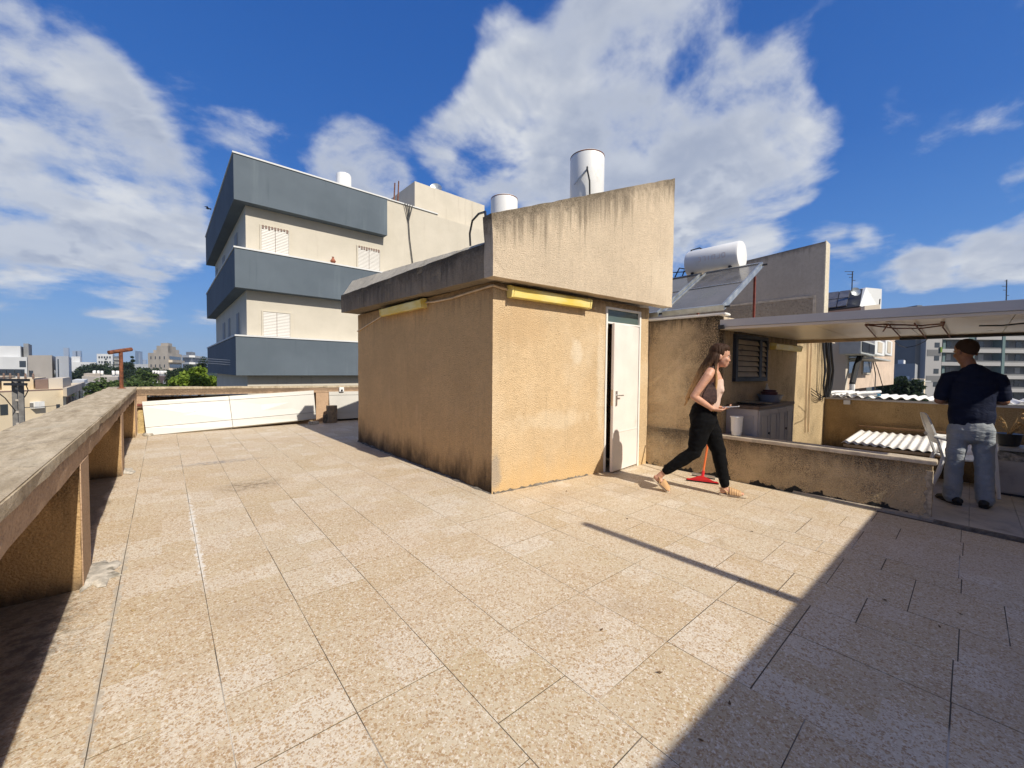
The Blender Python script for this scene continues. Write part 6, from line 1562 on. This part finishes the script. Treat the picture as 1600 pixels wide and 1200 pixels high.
aL = (V((-.01,.195,1.43)), V((.0,.255,1.155)), V((.26,.10,1.13))); aR = (V((-.01,-.19,1.43)), V((.0,-.235,1.165)), V((.26,-.09,1.15)))
for a, b, c in (aL, aR):
    sweep(m, [(a+V((0,-a.y*.08,-.012)),.050,.050),(a.lerp(b,.5),.051,.052),(b,.044,.046)], (1,0,0), 12)
    sweep(m, [(b,.046,.047),(b.lerp(c,.3),.047,.044),(b.lerp(c,.75),.036,.032),(c,.029,.024)], (0,0,1), 12)
hand(m, aL[2], (.75,-.62,.1), (.35,-.2,1), 1, .7, 1.1); hand(m, aR[2], (.75,.62,.1), (.35,.2,1), -1, .7, 1.1)
lL = (V((0,.088,.88)), V((.0,.115,.47)), V((-.01,.125,.085))); lR = (V((0,-.088,.88)), V((.005,-.115,.47)), V((-.005,-.13,.085)))
for h_, k_, a_ in (lL, lR):
    sweep(m, [(h_,.078,.09),(h_.lerp(k_,.5),.070,.075),(k_,.056,.058)], sd); sweep(m, [(k_,.060,.062),(k_.lerp(a_,.3),.056,.06),(a_,.038,.042)], sd)
fuse('body', m, M['skin_m'], man, .0075, 3)
eyes(man, HM2, 1.10, M['eye_dark'], M['eye_white'])
m = MB()
R = []
from mathutils import noise as NZ
for i in range(1, 19):
    a = math.pi*i/33.; R.append([HM2 @ (V((-.012,0,.024))*1.1 + Matrix.Rotation(math.radians(-48), 3, 'Y') @ V((1.1*.0995*math.sin(a)*math.cos(2*math.pi*k/40), 1.1*.078*math.sin(a)*math.sin(2*math.pi*k/40), 1.1*.0995*math.cos(a)))*(1+.022*NZ.noise(V((9*math.cos(2*math.pi*k/40)*math.sin(a), 9*math.sin(2*math.pi*k/40)*math.sin(a), 9*a)))-.03*max(0,(a-1.35)/.4))) for k in range(40)])
m.rings(R); m.build('hair', M['hair_m'], man, smooth=True)
m = MB(MM)                                            # loose t-shirt
sweep(m, [((-.005,0,.905),.176,.136),((-.005,0,.98),.178,.140),((.01,0,1.14),.180,.140),((.0,0,1.28),.194,.136),((-.01,0,1.38),.200,.120),((-.01,0,1.45),.170,.092),((-.005,.01,1.50),.105,.066)], sd, 24)
sweep(m, [((-.005,.01,1.47),.076,.074),((.0,.022,1.525),.071,.071)], sd)
for a, b, c in (aL, aR): sweep(m, [(a+V((0,-a.y*.3,.0)),.068,.064),(a+V((0,0,-.01)),.070,.068),(a.lerp(b,.45),.070,.068),(a.lerp(b,.80),.068,.066)], (1,0,0), 16, True)
fuse('shirt', m, M['shirt'], man, .0085, 3, lambda c, N: .010*N.noise(V((c.x*4, c.y*5, c.z*9)))+.004*N.noise(c*20))
m = MB(MM)
sweep(m, [((-.01,0,.80),.165,.128),((-.012,0,.88),.168,.134),((-.005,0,.965),.164,.128)], sd, 20)
for h_, k_, a_ in (lL, lR):
    a2 = V((a_.x+.0, a_.y, .075))
    sweep(m, [(h_+V((-.012,0,-.03)),.093,.118),(h_.lerp(k_,.45),.088,.098),(k_,.076,.080),(k_.lerp(a_,.45),.074,.080),(k_.lerp(a_,.85),.073,.082),(a2,.075,.088)], sd, 18)
fuse('jeans', m, M['jeans'], man, .0085, 3, lambda c, N: .009*N.noise(V((c.x*5, c.y*5, c.z*12)))+.004*N.noise(V((c.x*12, c.y*12, c.z*26))))
m = MB(MM); sweep(m, [((-.135,-.085,.90),.058,.006),((-.142,-.085,.82),.058,.006),((-.138,-.085,.76),.035,.005)], sd, 10); 
m = MB(MM)
for (a, ang) in ((lL[2], 14), (lR[2], -22)):
    m = MB(MM @ Matrix.Translation((a.x, a.y, 0)) @ Matrix.Rotation(math.radians(ang), 4, 'Z'))
    sweep(m, [((-.10,0,.05),.040,.036),((-.02,0,.058),.041,.045),((.06,0,.048),.047,.040),((.14,0,.036),.050,.030),((.19,0,.030),.036,.024)], sd, 14)
    sh_ = m.build('shoe', M['shoe'], man, smooth=True)
    m = MB(MM @ Matrix.Translation((a.x, a.y, 0)) @ Matrix.Rotation(math.radians(ang), 4, 'Z')); R = []
    for x, w in ((-.115,.02),(-.10,.036),(-.03,.042),(.08,.050),(.16,.050),(.21,.036),(.228,.016)): R.append([V((x,-w,.001)),V((x,w,.001)),V((x,w,.024)),V((x,-w,.024))])
    m.rings(R).build('sole', M['shoe'], sh_, .004)
o = thing('mobile_phone', 'dark mobile phone in the hands of the standing man', 'phone', MM @ V((.37,.0,1.18)))
m = MB(MM @ Matrix.Translation((.37,.0,1.185)) @ Matrix.Rotation(math.radians(-40), 4, 'Y')); m.box(-.08,.08,-.038,.038,-.005,.005); m.build('case', M['dark'], o, .003)
for me in list(D.meshes):
    if me.users == 0: D.meshes.remove(me)
# ------------------------------------------------------------------ light, sky, camera
EL, AZ = math.radians(42), math.radians(-3)           # light travels along +Y, a little towards -X
trav = V((math.sin(AZ)*math.cos(EL), math.cos(AZ)*math.cos(EL), -math.sin(EL)))
ld = D.lights.new('sun', 'SUN'); ld.energy = 4.7; ld.angle = math.radians(.5); ld.color = (1., .93, .82)
lo_ = D.objects.new('sun', ld); COL.objects.link(lo_); lo_.rotation_euler = trav.to_track_quat('-Z', 'Y').to_euler(); lo_.location = (0, -8, 12)
w = D.worlds.new('World'); sc.world = w; w.use_nodes = True
t = w.node_tree; N_ = t.nodes; bg = N_['Background']
def wn(typ, **k):
    n = N_.new(typ)
    for a, b in k.items(): setattr(n, a, b)
    return n
def lk(a, b): t.links.new(a, b)
def wm_(op, a, b=0., c=0.):
    n = wn('ShaderNodeMath', operation=op)
    for i, v in enumerate((a, b, c)):
        if isinstance(v, bpy.types.NodeSocket): lk(v, n.inputs[i])
        else: n.inputs[i].default_value = v
    return n.outputs[0]
def wr_(x, a, b, c=0., d=1.):
    n = wn('ShaderNodeMapRange', interpolation_type='SMOOTHSTEP')
    for i, v in enumerate((x, a, b, c, d)):
        if isinstance(v, bpy.types.NodeSocket): lk(v, n.inputs[i])
        else: n.inputs[i].default_value = v
    return n.outputs[0]
def wmix(f, a, b):
    n = wn('ShaderNodeMix', data_type='RGBA')
    for i, v in ((0, f), (6, a), (7, b)):
        if isinstance(v, bpy.types.NodeSocket): lk(v, n.inputs[i])
        elif i == 0: n.inputs[0].default_value = v
        else: n.inputs[i].default_value = (*v, 1)
    return n.outputs[2]
sky = wn('ShaderNodeTexSky', sky_type='NISHITA', sun_disc=False)
sky.sun_elevation = EL
s_ = -trav; sky.sun_rotation = math.atan2(s_.x, s_.y)
sky.air_density = 1.0; sky.dust_density = .3; sky.ozone_density = 1.5
hs = wn('ShaderNodeHueSaturation'); hs.inputs['Saturation'].default_value = 1.22; hs.inputs['Hue'].default_value = .505; lk(sky.outputs[0], hs.inputs['Color'])
tc = wn('ShaderNodeTexCoord').outputs['Generated']
nrm = wn('ShaderNodeVectorMath', operation='NORMALIZE'); lk(tc, nrm.inputs[0]); dv = nrm.outputs[0]
sp_ = wn('ShaderNodeSeparateXYZ'); lk(dv, sp_.inputs[0])
den = wm_('ADD', wm_('MAXIMUM', sp_.outputs['Z'], 0.), .28)
pl_ = wn('ShaderNodeCombineXYZ'); lk(wm_('DIVIDE', sp_.outputs['X'], den), pl_.inputs[0]); lk(wm_('DIVIDE', sp_.outputs['Y'], den), pl_.inputs[1])
def wnoise(scale, detail, rough, off=(0,0,0), dist=0., vec=None, zoom=1.):
    mp = wn('ShaderNodeMapping'); lk(vec or pl_.outputs[0], mp.inputs[0]); mp.inputs['Location'].default_value = off; mp.inputs['Scale'].default_value = (zoom, zoom, zoom)
    n = wn('ShaderNodeTexNoise'); lk(mp.outputs[0], n.inputs['Vector'])
    n.inputs['Scale'].default_value = scale; n.inputs['Detail'].default_value = detail; n.inputs['Roughness'].default_value = rough; n.inputs['Distortion'].default_value = dist
    return n.outputs['Fac']
# cloud banks: directions in the sky (from the photograph's bearings) and angular radii
CL = [(-80,80,230,1.),(70,60,120,.8),(20,250,190,1.),(150,290,170,1.),(230,350,110,.9),(120,200,130,.75),(-60,380,120,.7),(200,395,90,.5),(260,270,70,.22),
      (560,265,82,1.),(600,300,60,.7),(700,260,85,.9),(800,240,130,.9),(930,200,190,1.05),(980,90,150,1.),(1050,10,140,.9),(790,80,70,.62),(780,170,80,.55),(1120,250,150,1.),(1215,245,95,.8),(1050,360,150,.8),(1160,350,90,.5),(1255,65,75,.42),(1180,140,90,.6),(1350,190,60,.22),(1290,320,60,.45),
      (1390,352,46,.85),(1480,412,62,.9),(1425,425,44,.7),(1598,390,62,.95),(1600,275,45,.6),(1310,385,50,.5),(1180,420,70,.3),(1570,430,50,.35),(190,495,60,.38),(30,410,70,.35),(300,520,80,.25)]
S = None
for px, py, rad, wgt in CL:
    d = ray(px, py); L_ = d.length; d = d/L_; ang = rad/L_*.97
    n = wn('ShaderNodeVectorMath', operation='DOT_PRODUCT'); lk(dv, n.inputs[0]); n.inputs[1].default_value = d
    v = wr_(n.outputs['Value'], math.cos(ang*1.15), math.cos(ang*.25), 0., wgt)
    S = v if S is None else wm_('MAXIMUM', S, v) if False else wm_('ADD', S, v)
S = wm_('MINIMUM', S, 1.3)
n1 = wnoise(2.2, 9, .57, (3.1,1.7,0), .3); n2 = wnoise(6.5, 6, .6, (8.,2.,1.), .2); n4 = wnoise(3.4, 5, .5, (3.0,1.9,.4), .3); n3 = wnoise(1.2, 5, .55, (1.5,7.,2.), .2)
den_ = wm_('ADD', wm_('ADD', wm_('MULTIPLY', S, .72), wm_('MULTIPLY', wm_('SUBTRACT', n1, .5), 3.0)), wm_('MULTIPLY', wm_('SUBTRACT', n2, .5), .9))
alpha = wr_(den_, .34, 1.0, 0., .95)
nu = wnoise(2.2, 5, .57, (3.1,1.7,0), .3, None, .955); nl = wnoise(2.2, 5, .57, (3.1,1.7,0), .3)
shade = wr_(wm_('SUBTRACT', nu, nl), -.05, .07)
thick = wr_(den_, .60, 1.30)
sh = wr_(wm_('ADD', n3, wm_('MULTIPLY', wm_('SUBTRACT', n4, .5), .5)), .36, .64)
grey = wm_('MULTIPLY', thick, wm_('MAXIMUM', wr_(sh, 0., 1., .05, .85), wm_('MULTIPLY', shade, .9)))
ccol = wmix(grey, (.64, .685, .77), (.37, .43, .57))
lite = wr_(wm_('ADD', n4, wm_('MULTIPLY', n2, .12)), .50, .72)
ccol = wmix(wm_('MULTIPLY', wm_('MULTIPLY', lite, wm_('SUBTRACT', 1., wm_('MULTIPLY', shade, .75))), .8), ccol, (.86, .88, .90))
SKY = .085
cr = wn('ShaderNodeValToRGB'); lk(sp_.outputs['Z'], cr.inputs[0]); e = cr.color_ramp.elements
e[0].position = 0.; e[0].color = (.15,.31,.60,1); e[1].position = .75; e[1].color = (.010,.085,.37,1)
for p_, c_ in ((.08,(.115,.28,.62)),(.22,(.058,.215,.60)),(.42,(.020,.130,.48))):
    q_ = e.new(p_); q_.color = (*c_, 1)
gr = wn('ShaderNodeVectorMath', operation='SCALE'); lk(cr.outputs[0], gr.inputs[0]); gr.inputs[3].default_value = .97/SKY
skyc = wn('ShaderNodeVectorMath', operation='SCALE'); lk(wmix(.78, hs.outputs[0], gr.outputs[0]), skyc.inputs[0]); skyc.inputs[3].default_value = 1.
cl_ = wn('ShaderNodeVectorMath', operation='SCALE'); lk(ccol, cl_.inputs[0]); cl_.inputs[3].default_value = 1/SKY*.80
out = wmix(alpha, skyc.outputs[0], cl_.outputs[0])
# added fill light: an unseen bright cloud patch behind the viewpoint, sun's side
nb = wn('ShaderNodeVectorMath', operation='DOT_PRODUCT'); lk(dv, nb.inputs[0]); nb.inputs[1].default_value = V((.15,-.8,.58)).normalized()
ab = wm_('MULTIPLY', wr_(nb.outputs['Value'], .46, .74), wr_(wm_('ADD', n3, wm_('MULTIPLY', wm_('SUBTRACT', n2, .5), .4)), .38, .6, .25, .95))
out = wmix(ab, out, (.42/SKY, .385/SKY, .335/SKY))
lk(out, bg.inputs['Color']); bg.inputs['Strength'].default_value = SKY
cam = D.cameras.new('camera'); cam.lens = 36*FOC/1600; cam.sensor_width = 36; cam.clip_end = 20000; cam.clip_start = .02
co = D.objects.new('camera', cam); COL.objects.link(co)
rt, upv, fw = V((RX.x,RY.x,RZ.x)), V((RX.y,RY.y,RZ.y)), V((RX.z,RY.z,RZ.z))
co.matrix_world = Matrix(((rt.x,upv.x,-fw.x,EYE.x),(rt.y,upv.y,-fw.y,EYE.y),(rt.z,upv.z,-fw.z,EYE.z),(0,0,0,1)))
sc.camera = co
vs = sc.view_settings; vs.view_transform = 'Standard'; vs.look = 'None'; vs.exposure = .22; vs.gamma = 1; vs.use_curve_mapping = False
